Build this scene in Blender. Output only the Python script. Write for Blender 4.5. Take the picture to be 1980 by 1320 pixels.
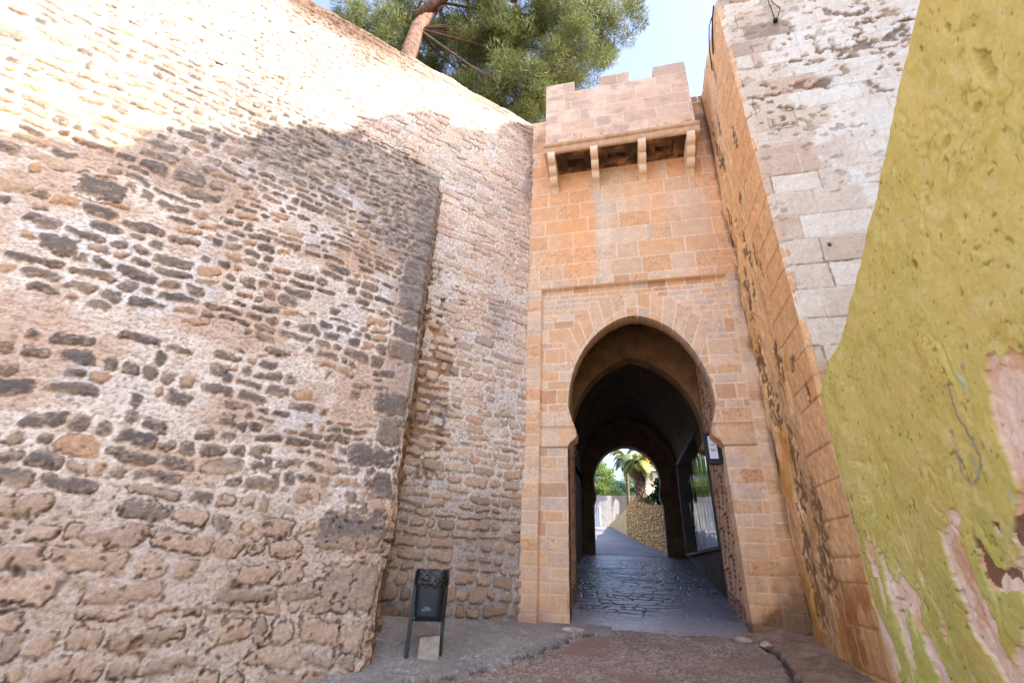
import bpy, bmesh, math, random
import numpy as np
from mathutils import Vector, Matrix
R = math.radians
scene = bpy.context.scene
for o in list(bpy.data.objects):
    bpy.data.objects.remove(o)

# ------------------------------------------------------------------ camera
CAM = Vector((0.0, -7.5, 0.8))
pitch, roll, head = R(25.899), R(2.671), R(-14.187)
fw = Vector((math.sin(head) * math.cos(pitch), math.cos(head) * math.cos(pitch), math.sin(pitch)))
rt = Vector((math.cos(head), -math.sin(head), 0))
up = rt.cross(fw)
rt2 = rt * math.cos(roll) + up * math.sin(roll)
up2 = -rt * math.sin(roll) + up * math.cos(roll)
cd = bpy.data.cameras.new('camera')
cam = bpy.data.objects.new('camera', cd)
scene.collection.objects.link(cam)
M = Matrix((rt2, up2, -fw)).transposed().to_4x4()
M.translation = CAM
cam.matrix_world = M
cd.sensor_width = 36
cd.lens = 888.17 / 1980 * 36
cd.clip_start = 0.05
cd.clip_end = 3000
scene.camera = cam

# ------------------------------------------------------------------ light
SUN = Vector((.72, -.25, .64)).normalized()
elev = math.asin(SUN.z)
world = bpy.data.worlds.new('World')
scene.world = world
world.use_nodes = True
nt = world.node_tree
nt.nodes.clear()
sky = nt.nodes.new('ShaderNodeTexSky')
sky.sky_type = 'NISHITA'
sky.sun_disc = False
sky.sun_elevation = elev
sky.sun_rotation = math.atan2(SUN.x, SUN.y)
sky.air_density = 1.0
sky.dust_density = 2.2
sky.ozone_density = 2.5
bg = nt.nodes.new('ShaderNodeBackground')
bg.inputs[1].default_value = 0.15
out = nt.nodes.new('ShaderNodeOutputWorld')
hz = nt.nodes.new('ShaderNodeHueSaturation')      # thin high haze: a paler, less saturated sky
hz.inputs['Saturation'].default_value = .86
hz.inputs['Hue'].default_value = .512
nt.links.new(sky.outputs[0], hz.inputs['Color'])
nt.links.new(hz.outputs[0], bg.inputs[0])
nt.links.new(bg.outputs[0], out.inputs[0])
sd = bpy.data.lights.new('sun', 'SUN')
sd.energy = 2.7
sd.angle = R(0.5)
sd.color = (1.0, .93, .84)
so = bpy.data.objects.new('sun', sd)
so.rotation_euler = SUN.to_track_quat('Z', 'Y').to_euler()
scene.collection.objects.link(so)
scene.view_settings.view_transform = 'Standard'
scene.view_settings.look = 'None'
scene.view_settings.gamma = 1
scene.view_settings.exposure = 2.3
scene.cycles.max_bounces = 8
scene.cycles.diffuse_bounces = 6

# ------------------------------------------------------------------ helpers
COL = scene.collection
rnd = random.Random(7)


def thing(name, label, cat, loc=(0, 0, 0), group=None):
    o = bpy.data.objects.new(name, None)
    COL.objects.link(o)
    o.location = loc
    o.empty_display_size = .2
    o['label'] = label
    o['category'] = cat
    if group: o['group'] = group
    return o


def tag(o, label=None, cat=None, group=None, kind=None):
    if label: o['label'] = label
    if cat: o['category'] = cat
    if group: o['group'] = group
    if kind: o['kind'] = kind
    return o


def root_of(p):
    loc = Vector(p.location)
    while p.parent is not None:
        p = p.parent
        loc = Vector(p.location) if p.type == 'EMPTY' else loc
    return loc


def link(name, me, mat, parent=None):
    if mat is not None:
        me.materials.append(mat)
    o = bpy.data.objects.new(name, me)
    COL.objects.link(o)
    if parent is not None:
        o.parent = parent
        if parent.type == 'EMPTY':
            o.matrix_parent_inverse = Matrix.Translation(Vector(parent.location)).inverted()
    return o


def lin(c):
    c = np.asarray(c, float) / 255.0
    return np.where(c <= .04045, c / 12.92, ((c + .055) / 1.055) ** 2.4)


def hsh(ix, iy, seed):
    ix = ix.astype(np.int64).astype(np.uint32)
    iy = iy.astype(np.int64).astype(np.uint32)
    h = ix * np.uint32(374761393) + iy * np.uint32(668265263) + np.uint32((seed * 1274126177) & 0xffffffff)
    h = (h ^ (h >> np.uint32(13))) * np.uint32(1274126177)
    h = h ^ (h >> np.uint32(16))
    h = h * np.uint32(2246822519)
    h = h ^ (h >> np.uint32(15))
    return h.astype(np.float64) / 4294967295.0


def vn(x, y, seed=0):
    x0 = np.floor(x); y0 = np.floor(y)
    fx = x - x0; fy = y - y0
    fx = fx * fx * (3 - 2 * fx); fy = fy * fy * (3 - 2 * fy)
    a = hsh(x0, y0, seed); b = hsh(x0 + 1, y0, seed)
    c = hsh(x0, y0 + 1, seed); d = hsh(x0 + 1, y0 + 1, seed)
    return (a * (1 - fx) + b * fx) * (1 - fy) + (c * (1 - fx) + d * fx) * fy


def fbm(x, y, seed=0, oct=4, gain=.5):
    s = 0.; a = 1.; t = 0.
    for i in range(oct):
        s = s + a * vn(x + i * 17.3, y - i * 9.1, seed + i * 31)
        t += a; a *= gain
        x = x * 2.03; y = y * 2.03
    return s / t


def ss(a, b, x):
    t = np.clip((x - a) / (b - a), 0, 1)
    return t * t * (3 - 2 * t)


def mix(a, b, t):
    a = np.asarray(a, float); b = np.asarray(b, float)
    t = np.asarray(t)[..., None]
    return a * (1 - t) + b * t


def mesh_np(name, verts, quads, cols=None, smooth=True):
    me = bpy.data.meshes.new(name)
    n = len(verts); f = len(quads); k = quads.shape[1]
    me.vertices.add(n)
    me.vertices.foreach_set('co', np.ascontiguousarray(verts, np.float32).ravel())
    me.loops.add(f * k)
    me.loops.foreach_set('vertex_index', np.ascontiguousarray(quads, np.int32).ravel())
    me.polygons.add(f)
    me.polygons.foreach_set('loop_start', np.arange(0, f * k, k, dtype=np.int32))
    me.polygons.foreach_set('loop_total', np.full(f, k, np.int32))
    me.polygons.foreach_set('use_smooth', np.full(f, smooth))
    if cols is not None:
        ca = me.color_attributes.new('Col', 'FLOAT_COLOR', 'POINT')
        c4 = np.ones((n, 4), np.float32); c4[:, :3] = cols
        ca.data.foreach_set('color', c4.ravel())
    me.update(calc_edges=True)
    me.validate()
    return me


TINT = {'rubble_masonry': (1.0, 1.03, 1.0), 'dressed_stone': (1.07, 1.13, 1.14), 'weathered_plaster': (1.03, 1.06, 1.0), 'ochre_render': (1.06, 1.06, 1.0)}


def relief(name, U, V, pos, field, mat, parent=None, keep=None):
    """Masonry sheet: U,V parameter lines, pos(u,v)->(point, normal), field(u,v)->(depth, linear colour)."""
    uu, vv = np.meshgrid(U, V, indexing='ij')
    p, nrm = pos(uu, vv)
    d, c = field(uu, vv)
    p = p + nrm * d[..., None]
    if mat.name in TINT: c = c * np.array(TINT[mat.name])
    nu, nv = len(U), len(V)
    idx = np.arange(nu * nv).reshape(nu, nv)
    q = np.stack([idx[:-1, :-1], idx[1:, :-1], idx[1:, 1:], idx[:-1, 1:]], -1).reshape(-1, 4)
    # orient to the normal
    a = p[1, 0] - p[0, 0]; b = p[0, 1] - p[0, 0]
    if np.dot(np.cross(a, b), nrm[0, 0] if nrm.ndim == 3 else nrm) < 0:
        q = q[:, ::-1]
    if keep is not None:
        k = keep((uu[:-1, :-1] + uu[1:, 1:]) / 2, (vv[:-1, :-1] + vv[1:, 1:]) / 2).reshape(-1)
        q = q[k]
    P = p.reshape(-1, 3); C = c.reshape(-1, 3)
    used = np.zeros(len(P), bool); used[q.ravel()] = True
    remap = np.cumsum(used) - 1
    me = mesh_np(name, P[used], remap[q], np.clip(C[used], .003, .95))
    return link(name, me, mat, parent)


def inpoly(x, y, poly):
    inside = np.zeros(x.shape, bool)
    n = len(poly)
    j = n - 1
    for i in range(n):
        xi, yi = poly[i]; xj, yj = poly[j]
        if yi != yj:
            c = ((yi > y) != (yj > y)) & (x < (xj - xi) * (y - yi) / (yj - yi) + xi)
            inside ^= c
        j = i
    return inside


def seg_d(x, y, pts):
    d = np.full(x.shape, 9.)
    for (ax, ay), (bx, by) in zip(pts[:-1], pts[1:]):
        vx, vy = bx - ax, by - ay
        t = np.clip(((x - ax) * vx + (y - ay) * vy) / (vx * vx + vy * vy + 1e-9), 0, 1)
        d = np.minimum(d, np.hypot(x - ax - t * vx, y - ay - t * vy))
    return d


def rubble(u, v, seed, rh=(.1, .2), sw=(.18, .5), gap=.018, rad=.05, warp=.05, wob=.018, specials=(), shrink=.3):
    """Irregular coursed stones. Returns sdf (negative inside a stone) and six per-stone randoms."""
    rng = np.random.RandomState(seed)
    wu = (fbm(u * .9, v * .9, seed + 1, 3) - .5) * 2
    wv = (fbm(u * 1.1, v * 1.6, seed + 2, 3) - .5) * 2
    uu = u + warp * wu
    vv = v + warp * wv
    x2 = (vn(u * 9, v * 9, seed + 3) - .5) * 2 * wob + (fbm(u * 26, v * 26, seed + 5, 2) - .5) * wob * 1.5
    y2 = (vn(u * 8, v * 10, seed + 4) - .5) * 2 * wob + (fbm(u * 26, v * 26, seed + 6, 2) - .5) * wob * 1.5
    rows = [vv.min() - .5]
    while rows[-1] < vv.max() + .3:
        rows.append(rows[-1] + rng.uniform(*rh))
    rows = np.array(rows)
    j = np.searchsorted(rows, vv) - 1
    d = np.ones(u.shape); rr = np.zeros(u.shape + (6,)); sz = np.zeros(u.shape)
    umin, umax = uu.min() - 1, uu.max() + 1
    for k in range(len(rows) - 1):
        m = j == k
        if not m.any():
            rng.rand(3)
            continue
        b = [umin - rng.uniform(0, .5)]
        while b[-1] < umax:
            b.append(b[-1] + sw[0] + (sw[1] - sw[0]) * rng.rand() ** 1.4)
        b = np.array(b)
        n = len(b)
        rs = rng.rand(n, 6)
        rh_k = rows[k + 1] - rows[k]
        um = uu[m]; vm = vv[m]
        i = np.clip(np.searchsorted(b, um) - 1, 0, n - 2)
        hw = (b[i + 1] - b[i]) / 2
        r = rs[i]
        g1 = gap * (.4 + 1.3 * r[:, 0]); g2 = gap * (.4 + 1.2 * r[:, 1])
        hx = hw - g1
        hy = rh_k / 2 - g2
        sh = np.where(r[:, 2] < shrink, .66 + .3 * r[:, 3], 1.)
        hy = hy * sh
        cx = b[i] + hw
        cy = (rows[k] + rows[k + 1]) / 2 + (r[:, 4] - .5) * (rh_k / 2 - g2 - hy)
        x = um - cx + x2[m]
        y = vm - cy + y2[m] + (r[:, 5] - .5) * .16 * (um - cx)
        rad_ = np.minimum(rad * (.5 + r[:, 3]), .9 * np.minimum(hx, hy))
        qx = np.abs(x) - hx + rad_; qy = np.abs(y) - hy + rad_
        dd = np.hypot(np.maximum(qx, 0), np.maximum(qy, 0)) + np.minimum(np.maximum(qx, qy), 0) - rad_
        d[m] = dd; rr[m] = r; sz[m] = hy
    for q, (u0, v0, u1, v1, rv) in enumerate(specials):
        cx, cy, hx, hy = (u0 + u1) / 2, (v0 + v1) / 2, abs(u1 - u0) / 2, abs(v1 - v0) / 2
        x = u - cx + x2 * 1.6; y = v - cy + y2 * 1.6
        rad_ = min(.06, .8 * hy)
        qx = np.abs(x) - hx + rad_; qy = np.abs(y) - hy + rad_
        dd = np.hypot(np.maximum(qx, 0), np.maximum(qy, 0)) + np.minimum(np.maximum(qx, qy), 0) - rad_
        m = dd < .03
        d[m] = dd[m]; rr[m] = np.array([.5, .5, .5, .5, rv, .1 + .8 * ((q * .37) % 1)]); sz[m] = hy
    return d, rr, sz


def ashlar(u, v, rows, sw, seed, joint=.008, wob=.004):
    """Squared blocks in given course lines. Returns distance to nearest joint and per-block randoms."""
    rng = np.random.RandomState(seed)
    uu = u + (vn(u * 6, v * 6, seed) - .5) * 2 * wob
    vv = v + (vn(u * 5, v * 7, seed + 1) - .5) * 2 * wob + (fbm(u * .7, v * .7, seed + 2, 2) - .5) * wob * 3
    rows = np.sort(np.array(rows))
    j = np.clip(np.searchsorted(rows, vv) - 1, 0, len(rows) - 2)
    d = np.ones(u.shape); rr = np.zeros(u.shape + (5,))
    umin, umax = uu.min() - 1, uu.max() + 1
    for k in range(len(rows) - 1):
        b = [umin - rng.uniform(0, .6)]
        hgt = rows[k + 1] - rows[k]
        while b[-1] < umax:
            b.append(b[-1] + rng.uniform(sw[0], sw[1]) * (hgt ** .5))
        b = np.array(b); rs = rng.rand(len(b), 5)
        m = j == k
        if not m.any(): continue
        um = uu[m]; vm = vv[m]
        i = np.clip(np.searchsorted(b, um) - 1, 0, len(b) - 2)
        dx = np.minimum(um - b[i], b[i + 1] - um)
        dy = np.minimum(vm - rows[k], rows[k + 1] - vm)
        d[m] = np.minimum(dx, dy)
        rr[m] = rs[i]
    return d, rr


# ------------------------------------------------------------------ materials
def new_mat(name):
    m = bpy.data.materials.new(name)
    m.use_nodes = True
    nt = m.node_tree
    b = nt.nodes['Principled BSDF']
    return m, nt, b


def m_relief(name, rough=.92, mott=.35, mscale=28, bump=.35, bscale=70, spec=.25):
    m, nt, b = new_mat(name)
    N = nt.nodes; L = nt.links
    at = N.new('ShaderNodeAttribute'); at.attribute_name = 'Col'
    tc = N.new('ShaderNodeTexCoord')
    n1 = N.new('ShaderNodeTexNoise'); n1.inputs['Scale'].default_value = mscale; n1.inputs['Detail'].default_value = 6
    n1.inputs['Roughness'].default_value = .7
    L.new(tc.outputs['Object'], n1.inputs['Vector'])
    mr = N.new('ShaderNodeMapRange')
    mr.inputs[1].default_value = .3; mr.inputs[2].default_value = .7
    mr.inputs[3].default_value = 1 - mott; mr.inputs[4].default_value = 1 + mott
    L.new(n1.outputs['Fac'], mr.inputs[0])
    mu = N.new('ShaderNodeVectorMath'); mu.operation = 'SCALE'
    L.new(at.outputs['Color'], mu.inputs[0]); L.new(mr.outputs[0], mu.inputs['Scale'])
    L.new(mu.outputs[0], b.inputs['Base Color'])
    n2 = N.new('ShaderNodeTexNoise'); n2.inputs['Scale'].default_value = bscale; n2.inputs['Detail'].default_value = 5
    n2.inputs['Roughness'].default_value = .75
    L.new(tc.outputs['Object'], n2.inputs['Vector'])
    bp = N.new('ShaderNodeBump'); bp.inputs['Strength'].default_value = bump; bp.inputs['Distance'].default_value = .02
    L.new(n2.outputs['Fac'], bp.inputs['Height'])
    L.new(bp.outputs[0], b.inputs['Normal'])
    b.inputs['Roughness'].default_value = rough
    b.inputs['Specular IOR Level'].default_value = spec
    return m


def m_noise(name, c1, c2, scale=3, rough=.85, bump=.3, bscale=40, metal=0, spec=.3, detail=6, c3=None):
    m, nt, b = new_mat(name)
    N = nt.nodes; L = nt.links
    tc = N.new('ShaderNodeTexCoord')
    n1 = N.new('ShaderNodeTexNoise'); n1.inputs['Scale'].default_value = scale; n1.inputs['Detail'].default_value = detail
    n1.inputs['Roughness'].default_value = .65
    L.new(tc.outputs['Object'], n1.inputs['Vector'])
    cr = N.new('ShaderNodeValToRGB')
    cr.color_ramp.elements[0].position = .35; cr.color_ramp.elements[1].position = .65
    cr.color_ramp.elements[0].color = (*lin(c1), 1); cr.color_ramp.elements[1].color = (*lin(c2), 1)
    if c3 is not None:
        e = cr.color_ramp.elements.new(.5); e.color = (*lin(c3), 1)
    L.new(n1.outputs['Fac'], cr.inputs[0]); L.new(cr.outputs[0], b.inputs['Base Color'])
    if bump:
        n2 = N.new('ShaderNodeTexNoise'); n2.inputs['Scale'].default_value = bscale; n2.inputs['Detail'].default_value = 5
        L.new(tc.outputs['Object'], n2.inputs['Vector'])
        bp = N.new('ShaderNodeBump'); bp.inputs['Strength'].default_value = bump; bp.inputs['Distance'].default_value = .02
        L.new(n2.outputs['Fac'], bp.inputs['Height']); L.new(bp.outputs[0], b.inputs['Normal'])
    b.inputs['Roughness'].default_value = rough
    b.inputs['Metallic'].default_value = metal
    b.inputs['Specular IOR Level'].default_value = spec
    return m


M_rub = m_relief('rubble_masonry', mott=.26, mscale=30, bump=.8, bscale=48)
M_front = m_relief('weathered_plaster', mott=.16, mscale=30, bump=.6, bscale=40)
M_ash = m_relief('dressed_stone', mott=.13, mscale=22, bump=.22, bscale=80)
M_ochre = m_relief('ochre_render', mott=.2, mscale=16, bump=.3, bscale=50)
M_plaster = m_relief('green_plaster', rough=.97, mott=.10, mscale=24, bump=.4, bscale=40, spec=.08)
M_gravel = m_relief('gravel', mott=.5, mscale=75, bump=.8, bscale=110)
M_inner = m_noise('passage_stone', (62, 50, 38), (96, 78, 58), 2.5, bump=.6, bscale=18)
M_mass = m_noise('plain_stone', (150, 120, 92), (185, 150, 118), 1.5, bump=.5, bscale=12)


def new_bm(): return bmesh.new()


def box(bm, x0, x1, y0, y1, z0, z1):
    v = [bm.verts.new(p) for p in ((x0, y0, z0), (x1, y0, z0), (x1, y1, z0), (x0, y1, z0), (x0, y0, z1), (x1, y0, z1), (x1, y1, z1), (x0, y1, z1))]
    for f in ((0, 3, 2, 1), (4, 5, 6, 7), (0, 1, 5, 4), (1, 2, 6, 5), (2, 3, 7, 6), (3, 0, 4, 7)):
        bm.faces.new([v[i] for i in f])
    return v


def prism(bm, pts, a, b, axis='z'):
    """extrude 2D polygon between a and b along axis. pts in the other two axes (x,y | x,z | y,z)."""
    def P(p, t):
        return {'z': (p[0], p[1], t), 'y': (p[0], t, p[1]), 'x': (t, p[0], p[1])}[axis]
    lo = [bm.verts.new(P(p, a)) for p in pts]; hi = [bm.verts.new(P(p, b)) for p in pts]
    n = len(pts)
    bm.faces.new(lo[::-1]); bm.faces.new(hi)
    for i in range(n):
        bm.faces.new((lo[i], lo[(i + 1) % n], hi[(i + 1) % n], hi[i]))


def tube(bm, pts, rad, seg=8, cap=True):
    pts = [Vector(p) for p in pts]
    if not isinstance(rad, (list, tuple)): rad = [rad] * len(pts)
    rings = []
    prev = None
    for i, p in enumerate(pts):
        t = (pts[min(i + 1, len(pts) - 1)] - pts[max(i - 1, 0)]).normalized()
        a = Vector((0, 0, 1)) if abs(t.z) < .9 else Vector((1, 0, 0))
        if prev is not None: a = prev
        n = (a - t * a.dot(t)).normalized(); prev = n
        b = t.cross(n)
        rings.append([bm.verts.new(p + (n * math.cos(2 * math.pi * k / seg) + b * math.sin(2 * math.pi * k / seg)) * rad[i]) for k in range(seg)])
    for r0, r1 in zip(rings[:-1], rings[1:]):
        for k in range(seg):
            bm.faces.new((r0[k], r0[(k + 1) % seg], r1[(k + 1) % seg], r1[k]))
    if cap:
        bm.faces.new(rings[0][::-1]); bm.faces.new(rings[-1])


def done(name, bm, mat, parent=None, smooth=False, bevel=0):
    bmesh.ops.recalc_face_normals(bm, faces=bm.faces)
    if bevel:
        bmesh.ops.bevel(bm, geom=list(bm.edges), offset=bevel, segments=2, affect='EDGES', clamp_overlap=True)
    me = bpy.data.meshes.new(name)
    bm.to_mesh(me); bm.free()
    if smooth:
        for p in me.polygons: p.use_smooth = True
    return link(name, me, mat, parent)


# ------------------------------------------------------------------ ground
def gz(x, y):
    x = np.asarray(x, float); y = np.asarray(y, float)
    base = .06 + .14 * np.clip(y, -14, 21.5)
    # bank of earth against the rubble wall on the left
    w = (x + 1.6) * .69466 - y * .71934
    s = -(x + 1.6) * .71934 - y * .69466
    bank = .145 * np.clip(s, 0, 2.6) * np.clip(1 - w / 1.15, 0, 1) * (w > -.5) * (y < .3)
    return base + bank


def GP(x, y): return float(gz(x, y))


CRACK = [(-.55, -.22), (-.71, -.38), (-1.0, -.95), (-1.34, -1.54), (-1.72, -1.99), (-2.03, -2.21), (-2.6, -2.75), (-3.2, -3.6)]


def f_ground(x, y):
    d = (fbm(x * 2.2, y * 2.2, 5, 3) - .5) * .03 + (fbm(x * 11, y * 11, 6, 3) - .5) * .014
    peb = vn(x * 55, y * 55, 7)
    d = d + np.where(peb > .62, (peb - .62) * .022, 0)
    xw = x + (fbm(x * 9, y * 9, 9, 4) - .5) * .16
    yw = y + (fbm(x * 9, y * 9, 10, 4) - .5) * .16
    cd_ = seg_d(xw, yw, CRACK)
    side = np.interp(x, [p[0] for p in CRACK[::-1]], [p[1] for p in CRACK[::-1]])  # y of the crack at x
    left = ss(-.05, .05, (y - side) + (fbm(x * 12, y * 12, 29, 3) - .5) * .12) * (x < -.3)
    c_gr = mix(lin((150, 128, 112)), lin((184, 158, 138)), fbm(x * 3, y * 3, 11, 4))
    c_gr = c_gr * (0.42 + .85 * peb)[..., None]
    c_gr = mix(c_gr, lin((150, 118, 96)), ss(.52, .7, fbm(x * 1.6, y * 2.2, 13, 4)) * .8)
    c_left = mix(lin((128, 122, 114)), lin((168, 158, 144)), fbm(x * 4, y * 4, 12, 4))
    c = mix(c_gr, c_left * (.8 + .35 * peb)[..., None], left)
    crk = ss(.055, .01, cd_ + (vn(x * 40, y * 40, 3) - .5) * .03)
    lit = ss(.64, .72, vn(x * 38, y * 38, 55)) * ss(.5, .62, fbm(x * 2, y * 2, 56, 3) + .25 * ss(.35, 0, cd_))
    d = d - crk * .035 + left * .012 - .03 * ss(.25, 0, cd_) * (1 - left) + lit * .008
    c = mix(c, lin((70, 60, 54)), crk * .75 * ss(.3, .55, fbm(x * 7, y * 7, 57, 3)))
    c = mix(c, lin((190, 172, 154)), lit * .6)
    # earth mound and gully beside the tower on the right
    e = [(1.38, .02), (1.55, -.14), (1.62, -.55), (1.62, -1.0), (1.5, -1.5), (1.45, -2.4)]
    ed = seg_d(xw, yw, e)
    ex = np.interp(-y, [-.02, .14, .55, 1.0, 1.5, 2.4], [1.38, 1.55, 1.62, 1.62, 1.5, 1.45])
    right = ss(-.02, .04, xw - ex) * (y < .12)
    d = d + right * (.05 + .06 * ss(0, .5, x - ex) + (fbm(x * 5, y * 5, 21, 4) - .5) * .09) - ss(.07, .0, ed) * .05 * ss(-.0, -.3, y)
    c = mix(c, mix(lin((120, 94, 74)), lin((176, 146, 118)), fbm(x * 7, y * 7, 23, 4)), right)
    c = mix(c, lin((50, 40, 34)), ss(.05, .01, ed) * ss(0, -.25, y) * .8)
    return d, c


def pos_g(x, y):
    p = np.stack([x, y, gz(x, y)], -1)
    n = np.zeros_like(p); n[..., 2] = 1
    return p, n


gr = relief('ground', np.arange(-3.6, 3.0, .0125), np.arange(-4.2, .16, .0125), pos_g, f_ground, M_gravel)
tag(gr, kind='structure')
# wide ground sheet round everything
xs = np.array([-400, -120, -40, -16, -8, -3.55, -2.5, -1.6, -.5, 1, 2.5, 6, 12, 40, 120, 400.])
ys = np.array([-400, -120, -40, -14, -7, -4.2, -3, -2, -1, 0, .3, 3, 8, 14, 21.5, 30, 60, 150, 400.])
uu, vv = np.meshgrid(xs, ys, indexing='ij')
pp = np.stack([uu, vv, gz(uu, vv) - .16], -1).reshape(-1, 3)
ii = np.arange(len(pp)).reshape(len(xs), len(ys))
qq = np.stack([ii[:-1, :-1], ii[1:, :-1], ii[1:, 1:], ii[:-1, 1:]], -1).reshape(-1, 4)
o = link('terrain', mesh_np('terrain', pp, qq), m_noise('earth', (128, 108, 92), (158, 136, 118), 1.2, bump=.6, bscale=30))
tag(o, kind='structure')
# foreground street, coarse continuation of the fine sheet (behind the camera)
o = relief('street', np.linspace(-12, 2.3, 60), np.linspace(-30, -4.18, 90), pos_g,
           lambda x, y: ((fbm(x, y, 5, 3) - .5) * .03 - .01, mix(lin((166, 146, 136)), lin((196, 172, 156)), fbm(x * 3, y * 3, 11, 4))), M_gravel)
tag(o, kind='structure')


def f_cob(x, y):
    d, r, sz = rubble(x, y, 77, rh=(.12, .30), sw=(.16, .50), gap=.009, rad=.04, warp=.22, wob=.03, shrink=.1)
    m = ss(.004, -.012, d)
    front = ss(.15, 1.4, y + .5 * (fbm(x * 2, y * 2, 3, 3) - .5))
    m = np.where(fbm(x * 1.7, y * 1.7, 14, 3) > .53, .55 + .45 * m, m)
    h = (m - 1) * .012 * front + (fbm(x * 7, y * 7, 8, 3) - .5) * .012 + (r[..., 4] - .5) * .007 * m * front
    c = mix(lin((104, 104, 112)), lin((142, 136, 136)), fbm(x * 2.5, y * 2.5, 9, 4))
    c = c * (.75 + .45 * r[..., 3])[..., None]
    c = mix(c, lin((40, 37, 36)), (1 - m) * .85 * front)
    dry = ss(.46, .60, fbm(x * 2.1, y * 1.6, 15, 4))
    c = mix(c, lin((132, 122, 116)), dry * .35)
    c = mix(mix(lin((150, 136, 132)), lin((172, 156, 148)), fbm(x * 4, y * 4, 19, 3)), c, front)
    return h, c


def pos_c(x, y):
    p = np.stack([x, y, .075 + .14 * y - .012], -1)
    n = np.zeros_like(p); n[..., 2] = 1
    return p, n


M_cob = m_relief('worn_cobbles', rough=.38, mott=.25, mscale=14, bump=.2, bscale=24, spec=.7)
o = relief('passage_floor', np.arange(-1.6, 1.95, .014), np.arange(-.02, 8.05, .018), pos_c, f_cob, M_cob,
           keep=lambda x, y: (y > .10 + .03 * np.sin(x * 9)) | ((x > -.82 + .05 * np.sin(y * 40)) & (x < 1.42) & (y > .02 * np.sin(x * 7 + 1))))
tag(o, kind='structure')


def f_path(x, y):
    return (fbm(x * 2, y * 2, 4, 3) - .5) * .02, mix(lin((112, 112, 118)), lin((140, 138, 140)), fbm(x * .8, y * .8, 9, 4))


o = relief('path', np.linspace(-4, 3, 60), np.linspace(8.0, 21.4, 110), pos_c, f_path, m_relief('asphalt', rough=.7, mott=.15, mscale=60, bump=.2))
tag(o, kind='structure')

# ------------------------------------------------------------------ left rampart
c0 = np.array([-1.6, 0, 0.])
hd = np.array([-math.cos(R(44)), -math.sin(R(44)), 0])
nw = np.array([math.sin(R(44)), -math.cos(R(44)), 0])


def pos_back(s, z):
    p = c0 + hd * s[..., None]
    p[..., 2] = z
    return p, np.broadcast_to(nw, p.shape)


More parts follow.
